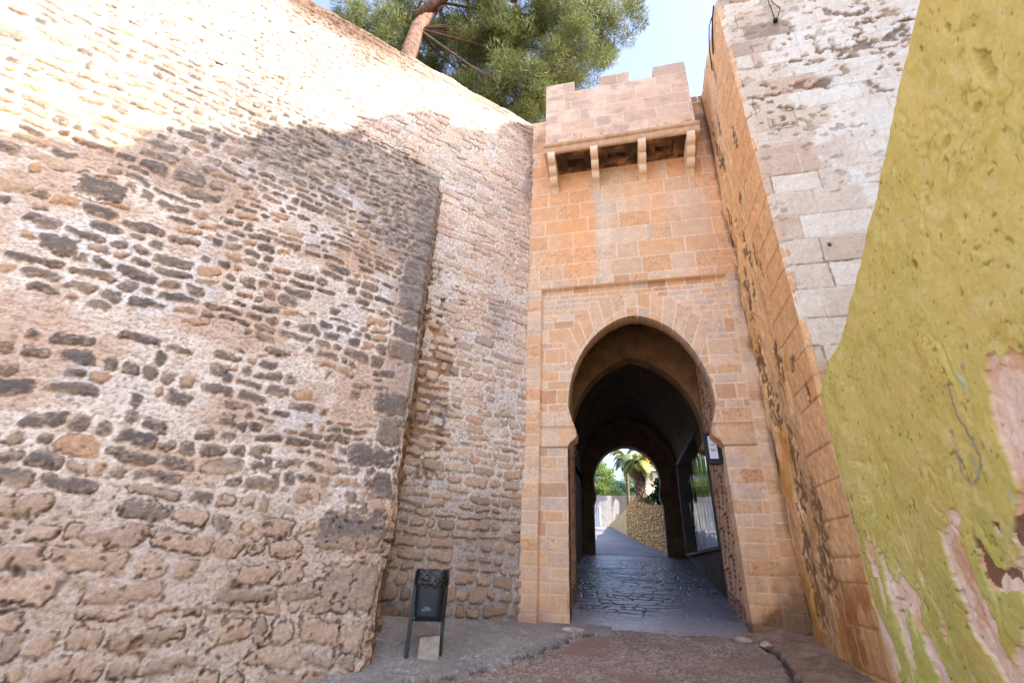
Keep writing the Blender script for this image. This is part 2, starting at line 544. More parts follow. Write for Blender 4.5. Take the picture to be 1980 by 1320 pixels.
def f_back(s, z):
    d, r, sz = rubble(s, z, 11, rh=(.10, .19), sw=(.15, .46), gap=.020, rad=.05, warp=.07, wob=.018, shrink=.35)
    buried = (r[..., 4] < .13 + .35 * ss(.5, .68, fbm(s * .9, z * .9, 41, 3)) * ss(2.0, 4.0, z))
    d = d - .012 * ss(3.5, 6, z)
    m = ss(.006, -.012, d) * np.where(buried, .18, 1)
    rough_ = fbm(s * 14, z * 14, 15, 4) - .5
    relief_ = .012 + .03 * ss(2.6, .8, z)
    h = (m - 1) * relief_ + m * (r[..., 1] - .5) * .012 + rough_ * .014 + (fbm(s * 1.3, z * 1.3, 17, 3) - .5) * .05
    t = r[..., 5]
    st = mix(lin((196, 166, 140)), lin((218, 190, 164)), r[..., 3])
    st = mix(st, lin((200, 150, 122)), ss(.75, .95, t) * .7)
    st = mix(st, lin((150, 128, 112)), ss(.3, .0, t) * .8)
    st = st * (.82 + .36 * fbm(s * 18, z * 18, 22, 3))[..., None]
    mo = mix(lin((224, 204, 186)), lin((234, 220, 208)), fbm(s * 3, z * 3, 23, 4))
    mo = mix(mo, lin((218, 216, 218)), ss(.55, .7, fbm(s * 1.7, z * 1.2, 24, 3)) * .5)
    low = ss(2.6, .8, z)
    mo = mix(mo, lin((172, 160, 154)), low * .8)
    st = mix(st, lin((158, 128, 104)), low * .6)
    sp = ss(.60, .70, fbm(s * 34, z * 60, 58, 2) + .10 * ss(.03, .0, np.abs(d)))
    mo = mix(mo, lin((150, 122, 104)), sp * .65)
    c = mix(mo, st, m * (.92 - .30 * ss(3.0, 5.5, z)))
    opn = ss(.011, .003, np.abs(d + .002)) * ss(.50, .60, fbm(s * 4, z * 5, 59, 3) + .05 * ss(2.5, 1, z)) * np.where(buried, .2, 1)
    c = mix(c, lin((112, 86, 72)), opn * .6)
    h = h - opn * .010
    # torn toothing with open joints, near the front wall
    tz = ss(1.25, 1.5, s) * ss(2.45, 2.2, s) * ss(1.4, 2.4, z) * ss(5.7, 5.4, z) * (fbm(s * 2.5, z * 1.6, 51, 3) > .42)
    gapm = ss(-.012, .006, d) * tz
    h = h - gapm * .045 + tz * m * (r[..., 0]) * .03
    c = mix(c, lin((92, 68, 58)), gapm * .8 * ss(.42, .58, fbm(s * 6, z * 6, 52, 2)))
    # weather stains: under the coping and down the corner
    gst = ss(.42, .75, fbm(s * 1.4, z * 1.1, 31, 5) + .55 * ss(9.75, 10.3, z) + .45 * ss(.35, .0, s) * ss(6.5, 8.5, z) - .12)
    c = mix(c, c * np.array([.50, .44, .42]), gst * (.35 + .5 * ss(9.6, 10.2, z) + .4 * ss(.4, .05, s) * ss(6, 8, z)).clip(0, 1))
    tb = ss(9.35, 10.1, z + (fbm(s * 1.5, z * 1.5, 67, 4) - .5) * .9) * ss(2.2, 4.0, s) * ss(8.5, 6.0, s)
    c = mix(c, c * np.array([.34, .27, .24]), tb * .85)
    # pits
    pit = ss(.64, .74, fbm(s * 16, z * 34, 35, 2)) * ss(2.0, 5, s)
    h = h - pit * .02
    c = mix(c, lin((110, 78, 56)), pit * .8)
    # dirt at the foot, and the corner shade behind the bin painted in
    c = mix(c, c * .6, ss(.55, .0, z + (fbm(s * 3, z * 2, 61, 3) - .5) * .5) * .8)
    c = mix(c, c * .45, ss(.62, .15, z + (fbm(s * 4, z * 4, 62, 3) - .5) * .4) * ss(1.1, 1.7, s) * .8)
    e = ss(10.30, 10.4, z)
    h = h - e * .05 + e * (fbm(s * 4, z * 3, 66, 3) - .5) * .08
    return h, c


ramp = thing('rampart_wall', 'tall pale rubble stone wall rising to the pine tree, sunlit along its top', 'wall', (-5.5, -3.8, 0))
S_b = np.concatenate([np.arange(-.03, 3.6, .0125), np.arange(3.6, 11.5, .018)])
Z_b = np.arange(-.4, 10.40, .0165)
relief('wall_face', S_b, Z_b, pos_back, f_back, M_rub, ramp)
bm = new_bm()
a0 = c0 + nw * -.06 + hd * -.0; a1 = c0 + hd * 14 - nw * .06; a2 = a1 - nw * .7; a3 = c0 - nw * .76 + hd * -.3
prism(bm, [(a[0], a[1]) for a in (a0, a1, a2, a3)], -1.5, 10.36)
done('wall_core', bm, M_mass, ramp)

# battered lower wall, closer to the camera
A = np.array([-2.58, -2.36, -.3]); B = np.array([-3.05, -1.40, 7.6])
nb = np.cross(hd, B - A)
nb /= np.linalg.norm(nb)
if nb @ np.array([1., -1, 0]) < 0: nb = -nb
Z0, ZT = -1.1, 7.75


def edge_pt(z):
    t = ((z + .3) / 7.9)[..., None]
    return A * (1 - t) + B * t


def pos_bat(u, z):
    jag = (fbm(z * 2.2, z * 0 + 3, 71, 3) - .5) * .10 * ss(5.5, 3, z)
    e = edge_pt(z)
    p = e + hd * (u + jag * ss(.5, 0, u))[..., None]
    p = p - nb * (.07 * ss(.10, 0, u))[..., None] + hd * 0
    return p, np.broadcast_to(nb, p.shape)


def s_edge(z): return 2.35 + (2.03 - 2.35) * (z + .3) / 7.9


SPEC = [(2.37, .86, 3.13, 1.26, .9), (2.37, .29, 3.0, .72, .85), (2.42, -.08, 2.74, .2, .75), (2.38, 1.80, 2.94, 2.06, .9),
        (2.36, 1.42, 2.62, 1.74, .9), (2.30, 2.10, 2.62, 2.46, .9),
        (2.28, 2.5, 2.72, 2.82, .95), (2.24, 2.88, 2.5, 3.28, .6), (2.2, 3.34, 2.65, 3.62, .97), (2.2, 3.66, 2.62, 3.9, .95), (2.18, 3.95, 2.52, 4.2, .9),
        (2.14, 4.24, 2.6, 4.68, .97), (2.12, 4.72, 2.56, 5.2, .85), (2.08, 5.26, 2.48, 5.62, .9), (2.05, 5.68, 2.5, 6.1, .85), (2.05, 6.15, 2.45, 6.5, .85),
        (2.0, 6.55, 2.5, 6.95, .85), (6.05, 4.48, 6.5, 4.76, .97), (6.15, 3.6, 6.5, 3.84, .97)]


def f_bat(u, z):
    s = u + s_edge(z)
    ds, rs_, _ = rubble(s, z, 25, rh=(.10, .165), sw=(.13, .38), gap=.018, rad=.05, warp=.12, wob=.022, specials=SPEC, shrink=.4)
    du, ru, _ = rubble(s, z, 21, rh=(.125, .205), sw=(.15, .48), gap=.022, rad=.055, warp=.13, wob=.026, specials=SPEC, shrink=.4)
    dl, rl, _ = rubble(s, z, 22, rh=(.12, .27), sw=(.16, .62), gap=.017, rad=.06, warp=.14, wob=.034, specials=SPEC[:4], shrink=.25)
    sm = s + (fbm(s * .9, z * .9, 26, 3) - .5) * 2.2 - .25 * (z - 4) < 4.4
    du = np.where(sm, ds, du); ru = np.where(sm[..., None], rs_, ru)
    lowm = z + (fbm(s * .8, z * .8, 77, 3) - .5) * 1.6 < 1.25
    d = np.where(lowm, dl, du); r = np.where(lowm[..., None], rl, ru)
    low = ss(1.7, .9, z)
    big = fbm(s * .55, z * .7, 81, 3)
    buriedp = .17 + .45 * ss(.52, .68, big) * ss(5.0, 3.4, z)
    buried = (r[..., 4] < buriedp)
    m = ss(.007, -.013, d) * np.where(buried, .12, 1)
    t = r[..., 5]; k = r[..., 3]
    # stone colours
    tan = mix(lin((158, 134, 114)), lin((188, 160, 136)), k)
    tan = mix(tan, lin((186, 146, 112)), ss(.75, 1, t))
    dark = mix(lin((88, 82, 80)), lin((122, 106, 95)), k)
    pd = -.05 + .84 * ss(.6, 2.0, z) - .18 * ss(4.6, 5.4, z) + .1 * ss(5.5, 6.5, z)
    pd = pd - .35 * ss(4.0, 6.5, s) * ss(3.6, 4.6, z)
    isd = ss(-.08, .08, pd - t + .22 * (fbm(s * 2, z * 2, 91, 3) - .5))
    isd = np.where(r[..., 4] >= .84, np.maximum(isd, np.where(z < 1.3, .4, .68)), isd) * np.where(lowm & (r[..., 4] < .84), .3, 1)
    fine = fbm(s * 26, z * 34, 92, 3)
    crust = ss(.38, .56, fine + .34 * ss(-.0, -.05, d) - .16 + .25 * (fbm(s * 7, z * 9, 89, 3) - .5))
    st = mix(tan, lin((186, 154, 130)), low * .6)
    st = mix(st, dark, isd * (.3 + .7 * crust))
    st = st * (.8 + .4 * fbm(s * 20, z * 26, 93, 3))[..., None]
    mo = mix(lin((216, 196, 178)), lin((232, 216, 204)), fbm(s * 4, z * 4, 94, 4))
    mo = mix(mo, lin((196, 162, 136)), ss(.5, .68, fbm(s * 1.6, z * 1.9, 95, 3)) * .7)
    mo = mix(mo, lin((222, 218, 220)), ss(.56, .7, fbm(s * 1.8 + 5, z * 1.8, 96, 3)) * .5)
    mo = mix(mo, lin((190, 166, 148)), low * .75)
    sp = ss(.60, .70, fbm(s * 34, z * 60, 108, 2) + .10 * ss(.03, .0, np.abs(d)))
    mo = mix(mo, lin((140, 116, 100)), sp * .5)
    mo = mo * (.86 + .28 * fbm(s * 15, z * 22, 109, 3))[..., None]
    c = mix(mo, st, m * (.95 - .1 * low))
    opn = ss(.012, .003, np.abs(d + .003)) * ss(.50, .60, fbm(s * 4, z * 5, 110, 3) + .06 * low) * np.where(buried, .2, 1)
    c = mix(c, lin((84, 66, 56)), opn * (.45 + .4 * low))
    # black lichen crust high on the wall, dark colour kept to the shaded part
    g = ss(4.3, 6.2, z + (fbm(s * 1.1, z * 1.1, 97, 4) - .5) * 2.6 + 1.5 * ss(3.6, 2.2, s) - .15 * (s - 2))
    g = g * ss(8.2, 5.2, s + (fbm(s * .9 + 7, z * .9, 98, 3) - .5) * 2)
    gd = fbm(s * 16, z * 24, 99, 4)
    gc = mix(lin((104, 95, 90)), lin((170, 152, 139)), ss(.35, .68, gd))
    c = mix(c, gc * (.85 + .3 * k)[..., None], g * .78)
    c = mix(c, lin((128, 120, 116)), ss(.55, .2, u) * ss(1.5, 3.0, z) * .35)
    # relief
    relief_ = .016 + .006 * low
    h = (m - 1) * relief_ + m * (r[..., 1] - .45) * .02 + (fbm(s * 12, z * 14, 101, 4) - .5) * (.015 + .010 * low) \
        + (fbm(s * .9, z * 1.1, 102, 3) - .5) * .06 + (fbm(s * 3.4, z * 3.8, 105, 3) - .5) * .035
    dome = ss(0, -.07, d) * m
    h = h + dome * .010 - opn * .014 - sp * .006
    pit = ss(.74, .80, fbm(s * 19, z * 19, 103, 2)) * ss(2.5, 1.0, z)
    h = h - pit * .022
    c = mix(c, lin((92, 66, 48)), pit * .6)
    crk = ss(.035, .0, np.abs(fbm(s * 1.8, z * 2.6, 106, 4) - .5)) * ss(.47, .62, fbm(s * 2.2, z * 2, 107, 2)) * ss(-.03, .01, d) * low
    h = h - crk * .05
    c = mix(c, lin((70, 52, 44)), crk * .7)
    return h, c


batt = thing('battered_wall', 'thick leaning rubble wall of dark stones in pale mortar beside the litter bin', 'wall', (-4.5, -3.7, -.3))
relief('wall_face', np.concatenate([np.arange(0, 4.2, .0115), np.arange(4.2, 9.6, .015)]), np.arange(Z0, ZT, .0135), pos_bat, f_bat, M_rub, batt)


# splayed broken end of that wall
def pos_end(w, z):
    a = edge_pt(z) - nb * .07
    b = np.zeros(z.shape + (3,)); b[..., 0] = -3.045; b[..., 1] = -1.37; b[..., 2] = z
    jag = (fbm(z * 2.2, z * 0 + 3, 71, 3) - .5) * .10 * ss(5.5, 3, z)
    a = a + hd * jag[..., None]
    p = a * (1 - w[..., None]) + b * w[..., None]
    n = np.zeros_like(p); n[..., 0] = .93; n[..., 1] = .37
    return p, n


def f_end(w, z):
    sc = np.interp(z, [-1, 7.7], [1.1, .05])
    d, r, _ = rubble(w * sc + 3, z, 31, rh=(.14, .3), sw=(.2, .5), gap=.02, rad=.05, warp=.06, wob=.02)
    m = ss(.006, -.012, d)
    amp = ss(0, .12, w) * ss(7.2, 5.5, z) + .0
    h = amp * ((m - 1) * .04 + (r[..., 1] - .5) * .07 + (fbm(w * sc * 9, z * 9, 33, 3) - .5) * .06)
    c = mix(lin((168, 146, 126)), mix(lin((120, 96, 76)), lin((162, 130, 102)), r[..., 3]), m)
    c = mix(c, lin((150, 112, 84)), ss(.5, .65, fbm(w * sc * 3, z * 2, 37, 3)) * .5)
    return h, c


relief('wall_end', np.linspace(0, 1.0, 90), np.arange(Z0, ZT, .016), pos_end, f_end, M_rub, batt)

# ------------------------------------------------------------------ gate
gate = thing('gate_tower', 'orange sandstone city gate with a horseshoe arch and a dark vaulted passage', 'gate', (.3, 0, .06))
XC = .315


def arch_hw(z, a, z0, H, blend=.5):
    """half width of the arch above spring height z0 (rise H): mean of a pointed and an elliptic curve."""
    t = np.clip(z - z0, 0, H)
    e = (H * H - a * a) / (2 * a); r = a + e
    p1 = np.sqrt(np.maximum(r * r - t * t, 0)) - e
    p2 = a * np.sqrt(np.maximum(1 - (t / H) ** 2, 0))
    return p1 * blend + p2 * (1 - blend)


def arch_curve(xc, jl, jr, zb, prof, a, z0, H, n=44, blend=.5):
    """closed at the top, open at the foot: left foot -> apex -> right foot. prof: (half-width, z) list of the lower part."""
    left = [(-jl, zb)] + [(-w, z) for w, z in prof]
    th = np.linspace(0, 1, n)
    zz = z0 + H * np.sin(th * math.pi / 2)
    ww = arch_hw(zz, a, z0, H, blend)
    left += [(-float(w), float(z)) for w, z in zip(ww, zz)]
    right = [(jr, zb)] + [(w + (jr - jl if z < prof[2][1] else 0), z) for w, z in prof]
    right += [(float(w), float(z)) for w, z in zip(ww, zz)][:-1]
    pts = left + right[::-1]
    # resample evenly
    P = np.array(pts); P[:, 0] += xc
    L = np.concatenate([[0], np.cumsum(np.hypot(*np.diff(P, axis=0).T))])
    t = np.linspace(0, L[-1], int(L[-1] / .02))
    return np.stack([np.interp(t, L, P[:, 0]), np.interp(t, L, P[:, 1])], -1), t


PROF1 = [(1.2, 2.55), (1.195, 2.60), (1.16, 2.665), (1.09, 2.715), (1.055, 2.76), (1.05, 2.80), (1.058, 2.86), (1.085, 2.95), (1.13, 3.06), (1.165, 3.17), (1.182, 3.26)]
CUR1, T1 = arch_curve(XC, 1.2, 1.2, -.1, PROF1, 1.185, 3.3, 1.67, blend=.3)


def offset_curve(P, w):
    t = np.gradient(P, axis=0); t /= np.linalg.norm(t, axis=1)[:, None]
    n = np.stack([-t[:, 1], t[:, 0]], -1)
    return P + n * w


ROWF = [5.64, 5.82, 6.19, 6.57, 6.94, 7.32, 7.71, 8.08, 8.55, 8.95, 9.34, 9.84, 10.2, 10.6]
ROWL = [-.3, .18, .43, .60, .81, 1.01, 1.19, 1.38, 1.58, 1.77, 2.01, 2.25, 2.45, 2.59, 2.80, 3.01, 3.21, 3.38, 3.62, 3.77, 4.0, 4.22, 4.46, 4.68, 4.80, 5.02, 5.16, 5.28, 5.42, 5.54, 5.64]
ROWR = [-.3, .15, .38, .58, .82, 1.05, 1.28, 1.48, 1.62, 1.86, 2.08, 2.3, 2.59, 2.80, 3.0, 3.25, 3.45, 3.6, 3.9, 4.15, 4.4, 4.6, 4.85, 5.1, 5.25, 5.45, 5.64]
ROWP = [-.3, .20, .45, .60, .80, 1.01, 1.22, 1.43, 1.6, 1.8, 2.03, 2.25, 2.44, 2.585, 2.965, 3.2, 3.34, 3.61, 3.77, 3.95, 4.11, 4.41, 4.52, 4.8, 4.97, 5.10, 5.21, 5.33, 5.44, 5.54, 5.66]


def f_fac(x, z):
    dF, rF = ashlar(x, z, ROWF, (.6, 1.45), 201)
    dL, rL = ashlar(x * 0 + .3, z, ROWL, (3, 3.2), 202)
    dR, rR = ashlar(x * 0 + .3, z, ROWR, (3, 3.2), 203)
    dP, rP = ashlar(x, z, ROWP, (.5, 1.1), 204)
    top = z > 5.64
    panel = (x > -1.345) & (x < 1.99) & (z < 5.635)
    lef = (x <= -1.345) & ~top; rig = (x >= 1.99) & ~top
    d = np.where(top, dF, dP); r = np.where(top[..., None], rF, rP)
    dL = np.minimum(dL, np.abs(x + 1.345) + .004); dR = np.minimum(dR, np.abs(x - 1.99) + .004)
    d = np.where(lef, dL, d); r = np.where(lef[..., None], rL, r)
    d = np.where(rig, dR, d); r = np.where(rig[..., None], rR, r)
    # voussoirs
    dx = x - XC; dz = z - 1.8
    ph = np.degrees(np.arctan2(dx, dz))
    inner = arch_hw(z, 1.185, 3.3, 1.67)
    v_in = (np.hypot(dx, z - 4.14) < 1.31) & (z > 4.06) & (np.abs(ph) < 24.6)
    v_in |= (np.abs(ph) < 24.6) & (z > 4.06) & (z < 4.5) & (np.abs(dx) < 1.29)
    vj = np.floor((ph + 24.6) / 3.78)
    fr = (ph + 24.6) / 3.78 - vj
    rad_ = np.hypot(dx, dz)
    dv = np.minimum(fr, 1 - fr) * math.radians(3.78) * rad_
    h1 = hsh(vj, vj * 0, 5); h2 = hsh(vj, vj * 0 + 1, 6)
    split = arch_hw(z, 1.185, 3.3, 1.67) * 0
    # radial split at mid-band
    zin = 4.97 - .9 * (np.abs(dx) / 1.0) ** 1.9
    midl = zin + .14 + .12 * h1
    dv2 = np.where(h2 > .3, np.abs(z - midl), 9)
    dv = np.minimum(dv, dv2)
    rv = np.stack([hsh(vj, (z > midl).astype(float) + 3, s_) for s_ in (1, 2, 3, 4, 5)], -1)
    edge = np.abs(np.hypot(dx, z - 4.14) - 1.31)
    d = np.where(v_in, dv, d); r = np.where(v_in[..., None], rv, r)
    imp = panel & (z > 2.585) & (z < 2.965)
    d = np.where(imp, np.minimum(np.abs(z - 2.585), np.abs(z - 2.965)), d)
    joint = ss(.016, .007, d + (vn(x * 30, z * 30, 8) - .5) * .008)
    t = r[..., 1]; k = r[..., 2]
    st = mix(lin((206, 168, 134)), lin((222, 190, 158)), k)
    st = mix(st, lin((216, 164, 118)), ss(.55, 1., t) * .85)
    st = mix(st, lin((200, 176, 154)), ss(.28, .0, t))
    st = mix(st, lin((190, 140, 104)), (r[..., 3] > .9) * .7)
    # run-off stain, rust orange, down the middle-left and right
    stn = ss(.5, .72, fbm(x * 1.9, z * .28, 61, 4) + .10 * ss(5.5, 7.5, z)) * .75
    st = mix(st, lin((226, 166, 116)), stn * ss(5.3, 6.2, z) * .8)
    xs2 = x + (fbm(x * 2, z * 1.2, 73, 3) - .5) * .22
    strp = ss(-1.0, -.85, xs2) * ss(-.18, -.32, xs2) * ss(8.5, 7.9, z) * ss(5.6, 6.0, z)
    st = mix(st, lin((228, 160, 106)), strp * .55)
    pale = ss(-.22, -.12, xs2) * ss(.12, .0, xs2) * ss(8.1, 7.6, z) * ss(5.5, 6.0, z)
    st = mix(st, lin((222, 204, 178)), pale * .4)
    lo = ss(1.5, 3.3, x + 1.4 * ss(3, 0, z))
    st = mix(st, lin((218, 162, 104)), lo * .5)
    low = ss(1.9, .1, z)
    st = mix(st, lin((200, 142, 92)), low * .5)
    # grey lichen under the top
    gs = ss(.45, .7, fbm(x * 2.3, z * 1.2, 63, 4) + .3 * ss(1.8, 1.95, x)) * ss(8.3, 9.6, z)
    st = mix(st, lin((112, 92, 76)), gs * .7)
    st = st * (.86 + .28 * fbm(x * 9, z * 11, 64, 4))[..., None]
    jc = mix(lin((236, 212, 186)), lin((226, 192, 160)), fbm(x * 3, z * 3, 65, 3))
    jc = mix(jc, lin((206, 158, 112)), ss(1.7, .2, z) * .6)
    c = mix(st, jc, joint * np.where(top | v_in | (panel & (z > 2.97)), .85, .5))
    edge_dirt = ss(.10, .0, 2.965 - z) * imp * ss(.0, .02, 2.965 - z)
    c = mix(c, lin((120, 88, 62)), edge_dirt * .55)
    lw = ss(.025, .0, np.abs(z - 2.585)) * imp
    c = mix(c, lin((92, 62, 44)), lw * .7)
    # damp, sooty foot on the right side
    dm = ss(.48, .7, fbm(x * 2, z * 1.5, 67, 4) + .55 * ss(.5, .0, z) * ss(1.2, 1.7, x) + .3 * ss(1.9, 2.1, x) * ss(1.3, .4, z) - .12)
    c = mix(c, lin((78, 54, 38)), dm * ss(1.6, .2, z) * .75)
    c = mix(c, lin((130, 116, 108)), ss(.5, .05, z) * ss(-1.0, -1.5, x) * .5)
    ax = fbm(x * 5, z * 5, 68, 3)
    pitted = ss(.60, .70, fbm(x * 38, z * 38, 69, 2)) * (r[..., 4] > .7)
    h = -joint * .006 + (r[..., 0] - .5) * .008 + (ax - .5) * .010 - pitted * .006
    c = mix(c, c * .6, pitted * .5)
    rec = ss(-1.350, -1.330, x) * ss(1.998, 1.978, x) * ss(5.645, 5.625, z)
    h = h - rec * .095 + imp * .022 * ss(0, .02, 2.965 - z)
    frame = ((z > 5.64) & (z < 5.82)) * .012
    # crevices where facade meets tower
    crev = ss(.10, .02, 2.19 - x + (fbm(x * 3, z * 4, 70, 3) - .5) * .12)
    c = mix(c, lin((84, 60, 44)), crev * .6 * ss(.45, .6, fbm(x, z * 1.3, 72, 3) + .1))
    return h + frame, c


def pos_fac(x, z):
    p = np.stack([x, np.zeros_like(x), z], -1)
    n = np.zeros_like(p); n[..., 1] = -1
    return p, n


C1out = offset_curve(CUR1, .035)
poly1 = [tuple(p) for p in offset_curve(CUR1, .022)]
poly1 = [(poly1[0][0], -2.0)] + poly1 + [(poly1[-1][0], -2.0)]
relief('facade', np.arange(-1.62, 2.20, .0115), np.arange(-.15, 10.38, .0125), pos_fac, f_fac, M_ash, gate,
       keep=lambda x, z: ~inpoly(x, z, poly1))
# band along the edge of the opening and the curved reveal behind it
W1 = np.linspace(0, 1, 5)
N1 = len(CUR1)


def pos_band(i, w):
    ii_ = i.astype(int)
    a = CUR1[ii_]; b = C1out[ii_]
    q = a * (1 - w[..., None]) + b * w[..., None]
    p = np.stack([q[..., 0], -.002 + 0 * w, q[..., 1]], -1)
    n = np.zeros_like(p); n[..., 1] = -1
    return p, n


def f_band(i, w):
    q, _ = pos_band(i, w)
    h, c = f_fac(q[..., 0], q[..., 2])
    return h, c


relief('arch_edge', np.arange(N1).astype(float), W1, pos_band, f_band, M_ash, gate)


def reveal(name, cur, tt, y0, y1, fc, mat, yoff=None):
    def pos(i, y):
        q = cur[i.astype(int)]
        p = np.stack([q[..., 0], y, q[..., 1]], -1)
        t = np.gradient(cur, axis=0); t /= np.linalg.norm(t, axis=1)[:, None]
        nn = np.stack([t[:, 1], -t[:, 0]], -1)[i.astype(int)]
        n = np.stack([nn[..., 0], np.zeros_like(y), nn[..., 1]], -1)
        return p, n
    return relief(name, np.arange(len(cur)).astype(float), np.arange(y0, y1 + .001, .02), pos, fc, mat, gate)


def f_rev1(i, y):
    q = CUR1[i.astype(int)]
    x, z = q[..., 0], q[..., 1]
    hF, cF = f_fac(x, z)
    jl = ss(.01, .003, np.abs(y - .22))
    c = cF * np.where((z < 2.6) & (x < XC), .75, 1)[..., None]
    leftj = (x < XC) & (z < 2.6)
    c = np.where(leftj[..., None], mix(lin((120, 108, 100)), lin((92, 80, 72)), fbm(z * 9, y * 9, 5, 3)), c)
    c = mix(c, lin((110, 72, 38)), ss(.1, .4, y) * ss(2.6, 3.0, z) * .55)
    h = (fbm(z * 10 + x * 7, y * 10, 12, 3) - .5) * .02 * ss(0, .06, y) + (hF * .0)
    h = h - leftj * np.abs(fbm(z * 13, y * 8, 15, 3) - .5) * .04
    return h, c


r1 = reveal('arch_reveal', CUR1, T1, .072, .42, f_rev1, M_ash)
for v in r1.data.vertices:      # the panel lies 95 mm back, the imposts stand 22 mm proud of it
    if not 2.585 < v.co.z < 2.965 and v.co.y < .093: v.co.y = .093


def arch_wall(name, cur, y, th, x0, x1, z0, z1, mat, parent):
    """wall slab with an arched opening, open at the foot"""
    bm = new_bm()
    cur = cur[::3] if (len(cur) - 1) % 3 == 0 else np.vstack([cur[::3], cur[-1:]])
    outer = []
    cx, cz = cur[:, 0].mean(), cur[:, 1].mean()
    n = len(cur)
    for i, (px, pz) in enumerate(cur):
        if i == 0: outer.append((x0, cur[0][1])); continue
        if i == n - 1: outer.append((x1, cur[-1][1])); continue
        dx_, dz_ = px - cx, pz - (cur[0][1] if False else 2.0)
        ts = []
        if dx_ < 0: ts.append((x0 - px) / dx_)
        if dx_ > 0: ts.append((x1 - px) / dx_)
        if dz_ > 0: ts.append((z1 - pz) / dz_)
        t = min(t_ for t_ in ts if t_ > 0)
        outer.append((px + dx_ * t, max(pz + dz_ * t, cur[0][1])))
    # keep corners
    def nearest(c):
        return min(range(n), key=lambda k: (outer[k][0] - c[0]) ** 2 + (outer[k][1] - c[1]) ** 2)
    outer[nearest((x0, z1))] = (x0, z1); outer[nearest((x1, z1))] = (x1, z1)
    rows = []
    for yy in (y, y + th):
        rows.append(([bm.verts.new((p[0], yy, p[1])) for p in cur], [bm.verts.new((p[0], yy, p[1])) for p in outer]))
    (fi, fo), (bi, bo) = rows
    for i in range(n - 1):
        bm.faces.new((fi[i], fi[i + 1], fo[i + 1], fo[i]))
        bm.faces.new((bi[i], bo[i], bo[i + 1], bi[i + 1]))
        bm.faces.new((fi[i], bi[i], bi[i + 1], fi[i + 1]))
        bm.faces.new((fo[i], fo[i + 1], bo[i + 1], bo[i]))
    return done(name, bm, mat, parent)


# inner arch (pointed) and far arch (horseshoe)
PROF2 = [(1.27, 2.4), (1.27, 2.9), (1.22, 2.96), (1.2, 3.0), (1.22, 3.05), (1.27, 3.12), (1.29, 3.2)]
CUR2, T2 = arch_curve(.27, 1.27, 1.37, .15, PROF2, 1.3, 3.3, 1.7, blend=1)
M_arch2 = m_noise('inner_arch_stone', (120, 92, 60), (160, 124, 84), 3, bump=.5, bscale=20)
arch_wall('inner_arch', CUR2, 2.0, .38, -1.9, 2.16, .2, 6.4, M_arch2, gate)
PROF3 = [(1.06, 2.6), (1.05, 2.68), (1.0, 2.76), (.98, 2.85), (.975, 2.98), (1.0, 3.1), (1.025, 3.2)]
CUR3, T3 = arch_curve(.045, 1.06, 1.06, 1.0, PROF3, 1.03, 3.35, 1.13, blend=.6)
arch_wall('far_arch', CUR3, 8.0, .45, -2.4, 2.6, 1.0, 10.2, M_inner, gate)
# passage walls, vault and roof mass
bm = new_bm()
box(bm, -1.95, -1.32, .40, 2.0, -.1, 6.3)
box(bm, 1.70, 2.165, .40, 2.0, -.1, 6.3)
box(bm, -1.32, 1.70, .40, 2.0, 5.75, 6.3)
box(bm, -1.95, -1.36, 2.38, 8.0, -.1, 6.3)
box(bm, 1.64, 2.165, 2.38, 8.0, -.1, 1.22)
box(bm, 1.64, 2.165, 7.15, 8.0, 1.22, 6.3)
box(bm, 1.64, 2.165, 2.38, 7.15, 3.72, 6.3)
box(bm, 1.80, 2.165, 2.38, 7.15, 1.22, 3.72)
# jamb thickness of the front wall
box(bm, -1.59, -.93, .14, .40, -.1, 2.5); box(bm, 1.56, 2.16, .14, .40, -.1, 2.5)
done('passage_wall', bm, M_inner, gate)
bm = new_bm()
a_, H_ = 1.5, 1.9
zz = 3.5 + H_ * np.sin(np.linspace(0, 1, 26) * math.pi / 2)
ww = arch_hw(zz, a_, 3.5, H_, .8)
prof = [(.14 - w, z) for w, z in zip(ww, zz)] + [(.14 + w, z) for w, z in zip(ww[:-1][::-1], zz[:-1][::-1])]
prof = [(-1.36, 3.3)] + prof + [(1.64, 3.3)]
fr_ = [bm.verts.new((x, 2.37, z)) for x, z in prof]; bk_ = [bm.verts.new((x, 8.01, z)) for x, z in prof]
for i in range(len(prof) - 1):
    bm.faces.new((fr_[i], fr_[i + 1], bk_[i + 1], bk_[i]))
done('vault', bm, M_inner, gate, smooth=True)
# front slab behind the facade and solid roof mass
arch_wall('gate_core', offset_curve(CUR1, .006), .125, .275, -1.59, 2.165, -.1, 6.4, M_inner, gate)
bm = new_bm()
box(bm, -1.59, 2.165, .03, 8.44, 6.42, 10.33)
done('gate_mass', bm, M_mass, gate)

# --- bartizan
def f_bart(x, z):
    d, r = ashlar(x, z, [8.4, 8.8, 9.12, 9.45, 9.78, 10.08, 10.38, 10.75], (.9, 1.6), 301)
    joint = ss(.010, .004, d)
    st = mix(lin((204, 170, 144)), lin((222, 192, 166)), r[..., 2])
    st = mix(st, lin((214, 172, 140)), ss(.6, 1, r[..., 1]) * .6)
    st = st * (.85 + .3 * fbm(x * 8, z * 9, 311, 4))[..., None]
    gs = ss(.5, .75, fbm(x * 3, z * 4, 312, 4) + .35 * ss(10.2, 10.6, z))
    st = mix(st, lin((168, 142, 124)), gs * .6)
    sp = ss(.62, .72, fbm(x * 22, z * 12, 315, 3)) * ss(9.1, 8.75, z)
    st = mix(st, lin((70, 54, 44)), sp * .8)
    c = mix(st, lin((234, 208, 184)), joint * .75)
    return -joint * .005 + (fbm(x * 6, z * 6, 313, 4) - .5) * .008 + (r[..., 0] - .5) * .006, c


def merl(x, z):
    return (z < 10.40) | ((x < -.55) | ((x > -.02) & (x < .64)) | (x > 1.14))


